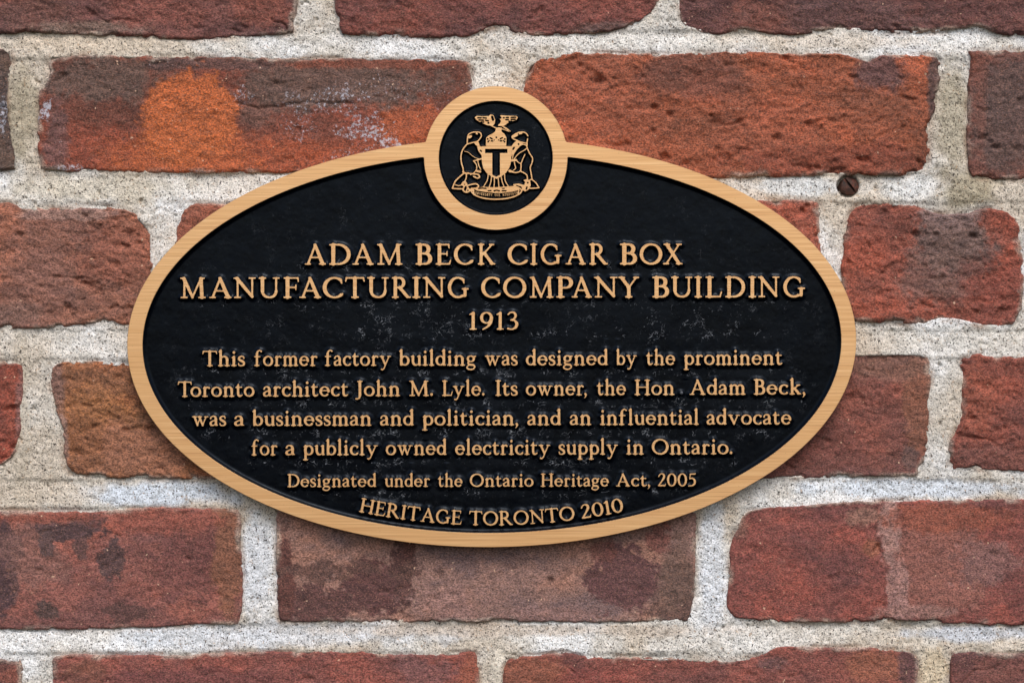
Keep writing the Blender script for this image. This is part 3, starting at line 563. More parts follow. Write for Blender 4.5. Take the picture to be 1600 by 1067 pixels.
# ------------------------------------------------------------------ letters
TK, TH = 9.6, 5.3           # half widths of thick and thin strokes, cap height = 100
def ln(x0, y0, x1, y1, r0, r1=None): return [(x0, y0, r0), (x1, y1, r0 if r1 is None else r1)]
def arc(cx, cy, rx, ry, a0, a1, tk=TK, th=TH, ph=0):
    n = max(4, int(abs(a1 - a0) / 11)); P = []
    for k in range(n + 1):
        a = R(a0 + (a1 - a0) * k / n); f = abs(math.cos(a - R(ph))) ** 1.3
        P.append((cx + rx * math.cos(a), cy + ry * math.sin(a), th + (tk - th) * f))
    return P
def sp(*pts): return [tuple(p) for p in spline(pts, 5)]
def sf(x, y, hw, r=4.4): return ln(x - hw, y, x + hw, y, r)
def stem(x, y0=5, y1=95, r=TK): return ln(x, y0, x, y1, r)
def flag(x, y): return ln(x - 11, y - 7, x, y, 4.2, 6)
def G():
    g = {}
    T0, B0 = 95.6, 4.4
    g['A'] = [ln(49, 93, 15, 6, 5.6, 6.4), ln(49, 94, 85, 6, 8, TK), ln(27, 35, 70, 35, 4.4), sf(14, B0, 12), sf(84, B0, 14), ln(45, 97, 50, 96, 4)]
    g['B'] = [stem(20), sf(16, T0, 11), sf(16, B0, 11), ln(20, T0, 40, T0, 4.6), arc(38, 74.5, 20, 21, 90, -90), ln(20, 53.5, 40, 53.5, 4.4), arc(40, 29, 25, 24.5, 90, -90), ln(20, B0, 40, B0, 4.6)]
    g['C'] = [arc(50, 50, 42, 46, 52, 312), ln(77, 86, 80, 71, 6, 4), ln(78, 15, 85, 21, 4.8, 4)]
    g['D'] = [stem(20), sf(16, T0, 11), sf(16, B0, 11), ln(20, T0, 42, T0, 4.6), ln(20, B0, 42, B0, 4.6), arc(42, 50, 46, 45.6, 90, -90)]
    g['E'] = [stem(20), sf(15, T0, 10), sf(15, B0, 10), ln(20, T0, 64, T0, 4.6), ln(65, 95, 67, 80, 5, 3.6), ln(20, 52, 56, 52, 4.4), ln(57, 62, 57, 42, 3.8), ln(20, B0, 68, B0, 4.8), ln(69, 6, 75, 24, 5, 3.6)]
    g['F'] = [stem(20), sf(15, T0, 10), sf(20, B0, 15), ln(20, T0, 66, T0, 4.6), ln(67, 95, 69, 79, 5, 3.6), ln(20, 51, 57, 51, 4.4), ln(58, 62, 58, 40, 3.8)]
    g['G'] = [arc(50, 50, 42, 46, 52, 300), ln(77, 86, 80, 71, 6, 4), stem(85, 12, 42, 8.4), sf(86, 43, 14), ln(68, 9, 86, 11, 5, 6)]
    g['H'] = [stem(20), stem(86), sf(20, T0, 15), sf(20, B0, 15), sf(86, T0, 15), sf(86, B0, 15), ln(20, 51, 86, 51, 4.5)]
    g['I'] = [stem(20), sf(20, T0, 15), sf(20, B0, 15)]
    g['J'] = [ln(30, 95, 30, 8, TK), sf(30, T0, 15), sp((30, 8, 9), (26, -8, 8), (14, -17, 5.5), (5, -16, 6.5))]
    g['K'] = [stem(20), sf(20, T0, 15), sf(20, B0, 15), ln(80, 94, 28, 46, 5.2), ln(38, 56, 82, 7, 9.2), sf(80, T0, 12), sf(86, B0, 12)]
    g['L'] = [stem(20), sf(20, T0, 15), sf(15, B0, 10), ln(20, B0, 66, B0, 4.8), ln(67, 6, 73, 27, 5, 3.6)]
    g['M'] = [ln(20, 6, 21, 92, 6), ln(18, 94, 60, 6, 9.2, 7.5), ln(60, 6, 100, 93, 5.4), ln(101, 93, 106, 6, TK), sf(19, B0, 14), sf(106, B0, 15), sf(12, T0, 8), sf(108, T0, 9)]
    g['N'] = [ln(20, 6, 20, 92, 5.6), ln(17, 94, 90, 8, 9.2, 8), ln(90, 8, 90, 94, 5.6), sf(20, B0, 14), sf(12, T0, 9), sf(90, T0, 14)]
    g['O'] = [arc(56, 50, 46, 46, 0, 360, ph=-12)]
    g['P'] = [stem(20), sf(16, T0, 11), sf(20, B0, 15), ln(20, T0, 42, T0, 4.6), arc(42, 71.5, 24, 24, 90, -90), ln(20, 47.5, 42, 47.5, 4.4)]
    g['R'] = [stem(20), sf(16, T0, 11), sf(20, B0, 15), ln(20, T0, 40, T0, 4.6), arc(40, 73, 23, 22.6, 90, -90), ln(20, 50.5, 44, 50.5, 4.4), ln(42, 50, 82, 7, 8.4), sf(88, B0, 8)]
    g['T'] = [stem(48), ln(8, T0, 88, T0, 4.8), ln(8, 95, 4, 80, 5, 3.8), ln(88, 95, 92, 80, 5, 3.8), sf(48, B0, 15)]
    g['U'] = [ln(20, 95, 20, 34, TK), arc(54, 34, 34, 29.5, 180, 360, 8.2, 5.6), ln(88, 34, 88, 95, 5.8), sf(20, T0, 15), sf(88, T0, 14)]
    g['X'] = [ln(20, 94, 80, 6, 9.4), ln(80, 94, 18, 6, 5.2), sf(19, T0, 14), sf(82, B0, 14), sf(81, T0, 12), sf(16, B0, 12)]
    g['Y'] = [ln(16, 94, 52, 48, 9), ln(88, 94, 52, 48, 5.2), stem(52, 5, 50), sf(16, T0, 14), sf(89, T0, 12), sf(52, B0, 15)]
    g['1'] = [stem(22, 5, 92, 8.6), ln(22, 93, 6, 84, 6, 4), sf(22, B0, 14)]
    g['9'] = [arc(34, 66, 25, 28.5, 0, 360, 8.8, 5), sp((59, 66, 8.8), (56, 42, 8), (42, 20, 6.5), (16, 3, 4.4))]
    g['3'] = [sp((8, 84, 4.5), (20, 95, 5), (38, 94, 6.5), (47, 80, 8), (40, 62, 6), (22, 54, 4.4)), sp((24, 54, 4.4), (42, 50, 6), (53, 34, 9), (46, 13, 8), (26, 3, 5), (6, 7, 5.5))]
    g['2'] = [sp((8, 76, 5.5), (16, 91, 5), (32, 96, 6), (46, 86, 8.6), (45, 66, 8.4), (30, 40, 6.5), (8, 8, 5)), ln(8, 6.5, 52, 6.5, 6.6), ln(52, 7, 58, 20, 4.6, 3.6)]
    g['0'] = [arc(36, 50, 27, 46, 0, 360, 9, 5)]
    g['5'] = [ln(20, 93, 54, 94, 6), ln(54, 94, 58, 100, 4, 3), ln(20, 93, 17, 58, 4.8), sp((17, 58, 4.4), (34, 62, 6), (52, 48, 8.6), (52, 22, 8.8), (34, 6, 6), (8, 4, 5))]
    x0, b0 = 63, 4.4
    g['a'] = [sp((11, 50, 6.5), (16, 60, 5), (30, 64, 5.4), (43, 57, 8), (46, 42, 9)), ln(46, 44, 47, 10, 9, 8.6), ln(48, 7, 58, 6, 5, 3.6), sp((46, 38, 4.4), (26, 33, 5), (12, 22, 8), (14, 8, 7.4), (28, 5, 5), (45, 13, 4.4))]
    g['b'] = [stem(17, 10, 100, 9), flag(17, 100), arc(40, 33, 24, 28, 0, 360, 9, 5), ln(12, 5, 24, 8, 4, 5)]
    g['c'] = [arc(36, 33, 26, 28.5, 48, 312, 9.4, 5), ln(54, 55, 52, 50, 6.5, 6)]
    g['d'] = [stem(58, 8, 100, 9), flag(58, 100), arc(34, 33, 24, 28, 0, 360, 9, 5), ln(60, b0, 69, b0 + 1, 4.6, 3.8)]
    g['e'] = [arc(36, 33, 26, 28.5, 0, 315, 9.2, 5), ln(12, 37, 60, 38, 4.2), ln(60, 38, 60, 34, 5)]
    g['f'] = [stem(22, 5, 76, 9), sp((22, 74, 9), (26, 92, 7), (40, 101, 5), (52, 95, 6.5)), ln(6, 61, 44, 61, 4.4), sf(22, b0, 15)]
    g['g'] = [arc(32, 44, 20, 17.5, 0, 360, 8.4, 4.8), ln(48, 57, 62, 60, 4.6, 5.6), sp((22, 28, 4.8), (13, 17, 6), (26, 7, 7.5), (48, 4, 7.5), (58, -8, 6), (46, -22, 5.4), (26, -25, 5.4), (8, -16, 6), (10, -4, 5), (24, 5, 5))]
    g['h'] = [stem(18, 5, 100, 9), flag(18, 100), sp((18, 46, 4.6), (30, 60, 5.4), (46, 62, 7), (58, 50, 8.8), (59, 38, 9)), stem(59, 5, 42, 9), sf(18, b0, 14), sf(59, b0, 14)]
    g['i'] = [stem(18, 5, 58, 9), flag(18, 62), sf(18, b0, 14), [(18, 88, 9.6), (18, 88.5, 9.6)]]
    g['k'] = [stem(18, 5, 100, 9), flag(18, 100), sf(18, b0, 14), ln(56, 60, 26, 34, 5), ln(32, 40, 58, 8, 8.6), sf(56, 61, 10), sf(62, b0, 10)]
    g['l'] = [stem(18, 5, 100, 9), flag(18, 100), sf(18, b0, 14)]
    g['m'] = [stem(18, 5, 60, 9), flag(18, 62), sp((18, 46, 4.6), (30, 60, 5.4), (44, 62, 7), (55, 51, 8.8), (56, 38, 9)), stem(56, 5, 42, 9), sp((56, 46, 4.6), (68, 60, 5.4), (82, 62, 7), (93, 51, 8.8), (94, 38, 9)), stem(94, 5, 42, 9), sf(18, b0, 13), sf(56, b0, 13), sf(94, b0, 13)]
    g['n'] = [stem(18, 5, 60, 9), flag(18, 62), sp((18, 46, 4.6), (30, 60, 5.4), (46, 62, 7), (58, 50, 8.8), (59, 38, 9)), stem(59, 5, 42, 9), sf(18, b0, 14), sf(59, b0, 14)]
    g['o'] = [arc(38, 33, 28, 28.5, 0, 360, 9, 5, ph=-12)]
    g['p'] = [stem(18, -26, 60, 9), flag(18, 62), arc(40, 33, 24, 28, 0, 360, 9, 5), sf(18, -27.6, 14)]
    g['r'] = [stem(18, 5, 60, 9), flag(18, 62), sp((18, 44, 4.6), (28, 58, 5.4), (38, 62, 6.2), (47, 57, 6.8)), sf(19, b0, 15)]
    g['s'] = [sp((43, 50, 4.6), (40, 60, 5), (27, 63.5, 5.2), (13, 55, 7.6), (14, 43, 8.2), (27, 34, 8.8), (41, 25, 8.4), (42, 11, 7.4), (28, 3.8, 5.2), (13, 6, 4.8), (9, 18, 4.4))]
    g['t'] = [sp((22, 80, 5), (21, 62, 8), (21, 22, 9), (27, 7, 8), (40, 6, 5.4), (48, 12, 4)), ln(7, 61, 45, 61, 4.4), ln(8, 60, 22, 76, 4, 5)]
    g['u'] = [sp((17, 60, 9), (17, 26, 9), (25, 9, 8), (38, 5, 5.4), (50, 10, 4.8), (58, 20, 4.6)), stem(58, 8, 60, 9), ln(5, 60, 17, 61, 4, 5), ln(46, 60, 58, 61, 4, 5), ln(60, b0, 69, b0 + 1, 4.6, 3.8)]
    g['v'] = [ln(14, 60, 38, 6, 8.8, 7.4), ln(62, 60, 38, 6, 5, 5.4), sf(14, 60.6, 13), sf(63, 60.6, 11)]
    g['w'] = [ln(14, 60, 33, 6, 8.4, 7), ln(52, 58, 33, 6, 4.8, 5.2), ln(46, 60, 68, 6, 8.4, 7), ln(90, 60, 68, 6, 4.8, 5.2), sf(14, 60.6, 13), sf(48, 60.6, 12), sf(91, 60.6, 11), ln(48.5, 58, 48.5, 48, 6.5, 3)]
    g['y'] = [ln(14, 60, 38, 8, 8.8, 7.4), sp((64, 60, 5), (40, 8, 5.4), (30, -14, 5.2), (20, -24, 5.4), (11, -22, 6)), sf(14, 60.6, 13), sf(65, 60.6, 11)]
    g[','] = [sp((13, 9, 8.6), (17, 2, 7), (13, -10, 4), (7, -17, 2.6))]
    g['.'] = [[(13, 10, 10), (13, 10.5, 10)]]
    return g
GL = G(); GC = {}
class Glyph: pass
def glyph(ch):
    if ch in GC: return GC[ch]
    h = 2.0; xs = np.arange(-24, 148, h); ys = np.arange(-52, 128, h); X, Y = np.meshgrid(xs, ys)
    ds = [d_path(X, Y, P) for P in GL[ch]]
    k = 1.1; m = np.minimum.reduce(ds)
    D = m - k * np.log(sum(np.exp(-np.clip(d - m, 0, 60) / k) for d in ds))
    D = D + 0.7 + noise(X, Y, 15, ord(ch)) * 0.6
    o = Glyph(); o.D = D; o.h = h; o.x0 = xs[0]; o.y0 = ys[0]
    o.loops = [L for L in contours(D, xs[0], ys[0], h) if abs(np.sum(L[:, 0] * np.roll(L[:, 1], -1) - np.roll(L[:, 0], -1) * L[:, 1])) > 70]
    al = np.vstack(o.loops); o.l, o.r = al[:, 0].min(), al[:, 0].max(); o.mesh = {}
    GC[ch] = o; return o
REC = 6.5      # depth of the recessed field below the polished tops, px
# plaque parts are laid out in photo pixels on its own face
PLX, PLY = 768.3, 535.6
plaque = empty('oval_plaque', ((PLX - CX) * S, 0, (CZ - PLY) * S))
plaque['label'] = 'oval cast bronze heritage plaque with raised lettering, crest roundel and black enamel field'
plaque['category'] = 'plaque'
def loc(px, py, y=0.0): return ((px - PLX) * S, y, (PLY - py) * S)
PLACED = []    # (glyph, px, py, sx, sy, rotation) for the fillets of the field
def put_letter(ch, parent, px, py, sx, sy, rot=0.0, name='letter', sunk=0.0):
    g = glyph(ch); key = round(sy, 3)
    if key not in g.mesh:
        g.mesh[key] = raised(name, [L * sy for L in g.loops], REC + 1.2, 0.28, 0.8, [BRONZE, BLACK])
        add_attr(g.mesh[key], 'wear', np.full(len(g.mesh[key].vertices), .25))
    o = link(name, g.mesh[key], parent, loc(px, py, sunk)); o.scale = (sx / sy, 1, 1); o.rotation_euler = (0, rot, 0)
    PLACED.append((g, px, py, sx, sy, rot)); return o
def line_empty(text):
    e = empty('inscription_line', (0, 0, 0)); e.parent = plaque
    e['label'] = 'raised bronze line reading ' + text; return e
def fitted(text_items, x0, x1, base, sy, par):
    """one letter by its own extent"""
    g = glyph(text_items); sx = (x1 - x0) / (g.r - g.l); put_letter(text_items, par, x0 - g.l * sx, base, sx, sy)
def word(txt, x0, x1, base, sy, par, gap=7.0):
    gaps = []; tot = 0
    for a in txt: tot += glyph(a).r - glyph(a).l
    for a, b in zip(txt[:-1], txt[1:]):
        q = gap
        if a in 'ocebpdO' : q -= 0.5
        if b in '.,': q -= 0
        if a == 'T' : q -= 16 if b == 'o' else 3
        if a in 'ry' and b in '.,': q -= 4
        if (a, b) == ('L', 'y'): q -= 6
        gaps.append(q); tot += q
    sx = (x1 - x0) / tot; x = x0
    for i, a in enumerate(txt):
        g = glyph(a); put_letter(a, par, x - g.l * sx, base(x), sx, sy)
        x += (g.r - g.l) * sx + (gaps[i] * sx if i < len(gaps) else 0)
def slope(b0, b1, xa=300.0, xb=1240.0): return lambda x: b0 + (b1 - b0) * (x - xa) / (xb - xa)
s = 33.0 / 100
L1 = line_empty('ADAM BECK CIGAR BOX')
for ch, a, b in [('A',476,509.5),('D',514,548),('A',550.5,584),('M',589,629),('B',649,675.5),('E',680.5,705),('C',709,740),('K',746.5,774),('C',793,825),('I',828.5,839.5),('G',844.7,877.5),('A',883.5,915.5),('R',920.6,950),('B',968.4,995.6),('O',999.4,1035),('X',1036,1066.6)]:
    fitted(ch, a, b, slope(414.4, 413.4)(a), s, L1)
L2 = line_empty('MANUFACTURING COMPANY BUILDING')
for ch, a, b in [('M',281.6,321.5),('A',326.6,362),('N',364.6,399.7),('U',404,437),('F',442.8,467),('A',467.5,502),('C',504,536.6),('T',539,570),('U',573.7,607.5),('R',612,642),('I',644,657),('N',660,696),('G',699.5,732.5),('C',751.7,782.5),('O',786,822.5),('M',827.5,865),('P',869,895.6),('A',893,925),('N',928,965),('Y',966,998.8),('B',1019,1045.6),('U',1048.5,1082),('I',1085,1097),('L',1102,1128.4),('D',1133,1164.4),('I',1169.5,1181.6),('N',1184,1218),('G',1223.8,1258)]:
    fitted(ch, a, b, slope(466.4, 464.8)(a), s, L2)
L3 = line_empty('1913')
for ch, a, b in [('1',733,745),('9',750,770.5),('1',775.5,787),('3',792,810)]: fitted(ch, a, b, 515.4, .285, L3)
def body(text, items, b0, b1, sy):
    p = line_empty(text)
    for t, a, b in items: word(t, a, b, slope(b0, b1), sy, p)
    return p
body('This former factory building was designed by the prominent', [('This',316,383),('former',397,496),('factory',507.5,611),('building',623.6,744),('was',757.5,809),('designed',821.6,950),('by',962.8,995),('the',1009.5,1055),('prominent',1068,1222.6)], 572.4, 570.0, .243)
pl = body('Toronto architect John M. Lyle. Its owner, the Hon. Adam Beck,', [('Toronto',277.5,397.7),('architect',410.8,544),('John',555,625.2),('M.',639.4,676.5),('Lyle.',690.7,757),('Its',774,809),('owner,',821.6,917),('the',932.4,978),('Hon',991.5,1054),('Adam',1077.5,1165),('Beck,',1177.6,1258.6)], 620.2, 616.4, .243)
body('was a businessman and politician, and an influential advocate', [('was',300,353.4),('a',365.8,381.5),('businessman',394.3,580.6),('and',593.7,646.8),('politician,',659.6,809.7),('and',823.9,876.8),('an',890.3,924),('influential',937.5,1092),('advocate',1104,1236.6)], 665.8, 663.2, .243)
body('for a publicly owned electricity supply in Ontario.', [('for',392.8,433.3),('a',445.7,461),('publicly',473.3,590.3),('owned',602.7,697.9),('electricity',711,859.9),('supply',872.7,965.7),('in',978.5,1006),('Ontario.',1018.3,1144.4)], 711.8, 709.4, .243)
body('Designated under the Ontario Heritage Act, 2005', [('Designated',449,588),('under',601,671.7),('the',684.2,722.7),('Ontario',734,833.7),('Heritage',844.9,951.4),('Act,',962.4,1016),('2005',1028,1087.5)], 761.2, 759.4, .205)
p6 = line_empty('HERITAGE TORONTO 2010, set on a curve')
def curve_word(txt, x0, x1, sy, gap=6.0):
    tot = sum(glyph(a).r - glyph(a).l for a in txt) + gap * (len(txt) - 1); sx = (x1 - x0) / tot; x = x0
    for a in txt:
        g = glyph(a); wd = (g.r - g.l) * sx; xc = x + wd / 2
        k = .00050; yc = 820.6 - k * (xc - 767) ** 2; sl = math.atan(2 * k * (xc - 767))   # rises to both sides
        c, s_ = math.cos(sl), math.sin(sl); ox = (g.l + g.r) / 2 * sx
        put_letter(a, p6, xc - ox * c, yc + ox * s_, sx, sy, -sl); x += wd + gap * sx
curve_word('HERITAGE', 560.5, 721, .222); curve_word('TORONTO', 732.6, 899, .222); curve_word('2010', 909.4, 975.5, .222)
# the full stop after Hon was never polished: a black dimple on the field
g = glyph('.')
m_, n_s, b_s = new_mat('scuffed_enamel'); n_s.links.new(ramp(n_s, ntex(n_s, geo_pos(n_s), 700, 3), [(0.4, lin((34, 36, 42))), (0.65, lin((110, 112, 118)))]), b_s.inputs['Base Color']); b_s.inputs['Roughness'].default_value = .5
me = raised('letter', [L * .26 for L in g.loops], 4.5, 1.2, 1.4, [m_, m_]); add_attr(me, 'wear', np.full(len(me.vertices), .8))
o = link('letter', me, pl, loc(1061.5, 616.8, 2.6 * S)); o['label'] = 'unpolished black full stop'
PLACED.append((g, 1061.5, 616.5, .2, .2, 0))

# ------------------------------------------------------------------ frame and fields
def ell(X, Y, cx, cy, a, b, t):
    x, y = X - cx, Y - cy; u = x * math.cos(t) + y * math.sin(t); v = -x * math.sin(t) + y * math.cos(t)
    f = np.sqrt((u / a) ** 2 + (v / b) ** 2); gr = np.sqrt((u / a ** 2) ** 2 + (v / b ** 2) ** 2) / np.maximum(f, 1e-6)
    return (f - 1) / np.maximum(gr, 1e-6)
MX, MY, MRO, MRI = 774.6, 247.3, 112.3, 88.8
def D_out(X, Y):
    e = ell(X, Y, 768.3, 535.6, 569.7, 319.1, -.0105); c = np.hypot(X - MX, Y - MY) - MRO
    k = .8; m = np.minimum(e, c); return m - k * np.log(np.exp(-(e - m) / k) + np.exp(-(c - m) / k))
def D_field(X, Y):
    e = ell(X, Y, 768.6, 536.0, 545.8, 296.3, -.0098); c = MRO - (np.hypot(X - MX, Y - MY)); return np.maximum(e, c)
def D_med(X, Y): return np.hypot(X - MX, Y - MY) - MRI
h = 1.5; xs = np.arange(190, 1350, h); ys = np.arange(126, 866, h)[::-1]
X, Y = np.meshgrid(xs, ys)
D = np.maximum(D_out(X, Y), -np.minimum(D_field(X, Y), D_med(X, Y)))
# flip into y-up coordinates relative to the plaque centre
loops = contours(D, xs[0] - PLX, PLY - ys[0], h)
fr = raised('frame', loops, 17, 0.7, 0.7, [BRONZE, BLACK])
# inner walls are enamelled, the outer edge is bronze
big = max(range(len(loops)), key=lambda i: np.ptp(loops[i][:, 0])); off = sum(len(L) for L in loops)
mi = np.zeros(len(fr.polygons), np.int32); fr.polygons.foreach_get('material_index', mi)
vs_ = np.zeros(len(fr.loops), np.int32); fr.loops.foreach_get('vertex_index', vs_); ls = np.zeros(len(fr.polygons), np.int32); fr.polygons.foreach_get('loop_start', ls)
a0 = off + 3 * sum(len(L) for L in loops[:big]); a1 = a0 + 3 * len(loops[big]); fv = vs_[ls]
mi[(fv >= a0) & (fv < a1)] = 0; fr.polygons.foreach_set('material_index', mi)
add_attr(fr, 'wear', np.full(len(fr.vertices), .2))
o = link('frame', fr, plaque); o['label'] = 'brushed bronze rim of the oval and the ring round the crest'

def field_mesh(name, Dfun, x0, x1, y0, y1, h, extra, fil, wear_fun):
    xs = np.arange(x0, x1, h); ys = np.arange(y0, y1, h); X, Y = np.meshgrid(xs, ys)
    d = Dfun(X, Y); t = np.maximum(-d, 0)
    H = np.clip(1 - t / fil, 0, 1) ** 2 * 4.6
    H = np.maximum(H, extra(X, Y, xs, ys))
    H = H + fbm(X, Y, 60, 71, 3) * .35 + fbm(X, Y, 9, 72, 2) * .08 + fbm(X, Y, 3.5, 73, 2) * .04
    keep = d < 2.0
    idx = np.arange(X.size).reshape(X.shape)
    kq = keep[:-1, :-1] & keep[1:, :-1] & keep[1:, 1:] & keep[:-1, 1:]
    Fq = np.stack([idx[:-1, :-1], idx[1:, :-1], idx[1:, 1:], idx[:-1, 1:]], -1)[kq]
    used = np.zeros(X.size, bool); used[Fq.ravel()] = True; rem = np.cumsum(used) - 1
    V = np.stack([(X - PLX) * S, (REC - H) * S, (PLY - Y) * S], -1).reshape(-1, 3)[used]
    me = mesh_np(name, V, rem[Fq]); add_attr(me, 'wear', wear_fun(X, Y).ravel()[used]); me.materials.append(BLACK)
    return link(name, me, plaque)
def letter_fillets(X, Y, xs, ys):
    H = np.zeros(X.shape)
    for g, px, py, sx, sy, rot in PLACED:
        x0, x1 = px - 14, px + 130 * sx + 14; y0, y1 = py - 106 * sy - 16, py + 36 * sy + 14
        i0, i1 = np.searchsorted(xs, [x0, x1]); j0, j1 = np.searchsorted(ys, [y0, y1])
        if i1 <= i0 or j1 <= j0: continue
        x = X[j0:j1, i0:i1] - px; y = py - Y[j0:j1, i0:i1]
        c, s_ = math.cos(rot), math.sin(rot)
        u = (x * c - y * s_) / sx; v = (x * s_ + y * c) / sy
        a = np.clip((u - g.x0) / g.h, 0, g.D.shape[1] - 1.01); b = np.clip((v - g.y0) / g.h, 0, g.D.shape[0] - 1.01)
        i = a.astype(int); j = b.astype(int); a -= i; b -= j; Dg = g.D
        d = (Dg[j, i] * (1 - a) + Dg[j, i + 1] * a) * (1 - b) + (Dg[j + 1, i] * (1 - a) + Dg[j + 1, i + 1] * a) * b
        d = d * min(sx, sy)
        hh = np.clip(1 - np.maximum(d, 0) / 6.0, 0, 1) ** 1.7 * 3.4
        H[j0:j1, i0:i1] = np.maximum(H[j0:j1, i0:i1], hh)
    return H
def wear_field(X, Y):
    w = 0.06 + np.clip(fbm(X, Y, 120, 81, 2) + .0, 0, 1) * .2
    for yb, a, b in ((418, 470, 1070), (476, 280, 1260), (525, 560, 1240), (583, 300, 1240), (630, 270, 1260), (676, 290, 1240), (722, 380, 1160), (770, 440, 1080)):
        m = np.exp(-((Y - yb + 1) / 7.5) ** 2) * sstep(a - 20, a + 20, X) * (1 - sstep(b - 20, b + 20, X)); w = np.maximum(w, m * (.95 if yb > 500 else .7))
    m = sstep(470, 490, Y) * (1 - sstep(520, 545, Y)) * sstep(480, 560, X) * (1 - sstep(1150, 1230, X)); w = np.maximum(w, m * (.18 + .5 * np.clip(fbm(X, Y, 60, 83, 2) + .2, 0, 1)))
    w = w * sstep(0, 24, -D_field(X, Y) - 6) ; return w
field_mesh('field', D_field, 222, 1317, 236, 836, 1.25, letter_fillets, 6.5, wear_field)['label'] = 'recessed black enamel field, scuffed with pale wax marks below the text'

# crest of the roundel, drawn in a 1067-unit square (y down) over photo px 695..855, 165..325
CU = 160.0 / 1067
def crest_D(X, Y):
    add = []; cut = []
    P = lambda *p: add.append(d_poly(X, Y, [tuple(q) for q in p]))
    def Lp(r, *p, smooth=True):
        q = [(a, b, r) for a, b in p]; q = spline(q, 4) if smooth and len(q) > 2 else q; add.append(d_path(X, Y, [tuple(t) for t in q]))
    def C(r, *p):
        q = [(a, b, r) for a, b in p]; cut.append(d_path(X, Y, q if len(q) > 1 else q + [(q[0][0] + .1, q[0][1], r)]))
    # shield, crown
    P((384,424),(692,424),(693,560),(688,610),(672,655),(640,702),(592,740),(537,768),(488,744),(440,712),(402,662),(386,600),(380,500))
    P((426,424),(428,338),(455,312),(500,290),(524,270),(530,240),(555,228),(596,230),(592,272),(624,298),(645,335),(642,424))
    for q in ((447,350),(452,378),(625,352),(622,378),(537,334)): C(8, q)
    for q in (((472,338),(494,350)),((484,371),(498,372)),((578,350),(600,338)),((578,371),(592,370))): C(6, *q)
    for q in ((462,366),(514,362),(560,362),(610,366)): C(5, q)
    # T
    cut.append(np.maximum(np.abs(X - 536) - 115, np.abs(Y - 475) - 20)); cut.append(np.maximum(np.abs(X - 535) - 38, np.maximum(470 - Y, Y - 742 + np.abs(X - 535) * .5)))
    # eagle
    P((308,124),(332,108),(400,112),(456,110),(476,92),(508,100),(528,150),(522,190),(500,218),(440,208),(400,192),(352,168),(324,150))
    P((556,200),(585,165),(560,130),(584,100),(650,106),(748,110),(764,126),(748,154),(700,168),(662,182),(630,208),(604,220),(552,216))
    for q in (((344,130),(378,131)),((398,130),(432,134)),((356,153),(402,156)),((424,156),(452,162)),((378,176),(404,176)),((692,127),(738,125)),((640,128),(662,127)),((692,148),(732,147)),((636,150),(662,150)),((668,168),(696,166)),((610,130),(618,130))): C(6.5, *q)
    C(11, (494,120), (502,150)); C(8, (452,184), (456,184)); C(12, (560,128), (578,128)); C(9, (562,186), (574,165))
    Lp(7, (480,210), (516,228), (548,240)); Lp(5.5, (600,218), (640,236), (684,270)); Lp(5.5, (584,240), (626,256), (668,272)); Lp(5, (610,226),(660,262))
    # left beaver: head, neck, back, paws
    Lp(8, (234,400),(236,345),(246,305),(280,284),(330,277),(370,286),(381,318),(366,346),(340,374),(300,385),(236,402))
    C(1, (0, 0)); add.append(d_path(X, Y, [(256,330,17),(272,322,14)])); add.append(d_path(X, Y, [(330,292,10),(336,296,10)]))
    Lp(8.5, (236,400),(204,436),(178,482),(168,540),(174,600),(188,650),(196,700))
    P((296,384),(352,376),(368,424),(392,430),(396,540),(366,500),(344,470),(336,430),(314,406))
    for q in ((322,424),(372,470)): C(7, q, (q[0] + 8, q[1] + 8))
    Lp(5, (206,478),(246,490),(290,528),(330,550),(366,560)); Lp(9, (300,580),(334,570),(380,556)); Lp(7, (302,582),(328,616),(332,660),(306,700),(268,722)); Lp(7, (344,574),(352,620),(374,668))
    Lp(13, (336,684),(368,690)); Lp(11, (190,694),(216,708),(244,706)); Lp(9, (244,708),(300,714),(346,720),(362,744),(340,758),(300,740))
    Lp(9, (200,706),(150,748),(108,790),(78,864),(130,868),(190,870),smooth=False); Lp(7, (112,828),(150,836),(196,822)); Lp(8, (226,716),(222,760),(200,806))
    Lp(9, (232,838),(280,822),(330,818),(352,842),(330,860),(284,866)); Lp(9, (190,812),(200,846),(190,880),(218,904),(250,896),(280,862)); Lp(8, (200,806),(224,826),(236,850),(224,900))
    Lp(9, (176,826),(192,800),(216,800),(228,822),(206,838),(186,830)); Lp(10, (236,850),(262,884),(300,884))
    # right bear
    Lp(8, (862,350),(856,392)); Lp(8, (866,318),(846,290),(810,278),(764,284),(722,306),(700,326),(712,348),(750,364),(800,384),(856,396))
    add.append(d_path(X, Y, [(718,326,14),(750,306,16)])); add.append(d_path(X, Y, [(780,292,12),(800,290,10)]))
    P((690,430),(716,392),(746,366),(800,386),(816,400),(762,440),(716,492),(692,546))
    C(7, (768,404),(770,406)); C(8, (722,440),(712,456))
    Lp(7, (706,552),(716,506),(758,446),(800,410),(840,412),(858,440),(830,466),(794,486),(756,516),(722,560)); Lp(8, (858,392),(858,440),(884,500),(914,550),(908,600),(890,646),(898,700),(910,772))
    Lp(13, (690,574),(744,570)); Lp(7, (744,568),(768,596),(794,602),(812,560),(836,510)); Lp(8, (794,600),(794,640),(786,684),(740,700),(690,690)); Lp(8, (786,684),(826,704),(856,728),(862,776)); Lp(7, (724,590),(730,620),(738,654),(716,676)); add.append(d_path(X, Y, [(676,684,16),(704,690,12)]))
    Lp(8, (908,772),(950,806),(982,858),(940,862),(888,864),smooth=False); Lp(8, (862,786),(910,770))
    P((816,776),(856,766),(892,790),(898,836),(874,880),(836,900),(806,880),(796,846),(748,832),(716,842),(722,816),(772,812),(826,828),(836,800))
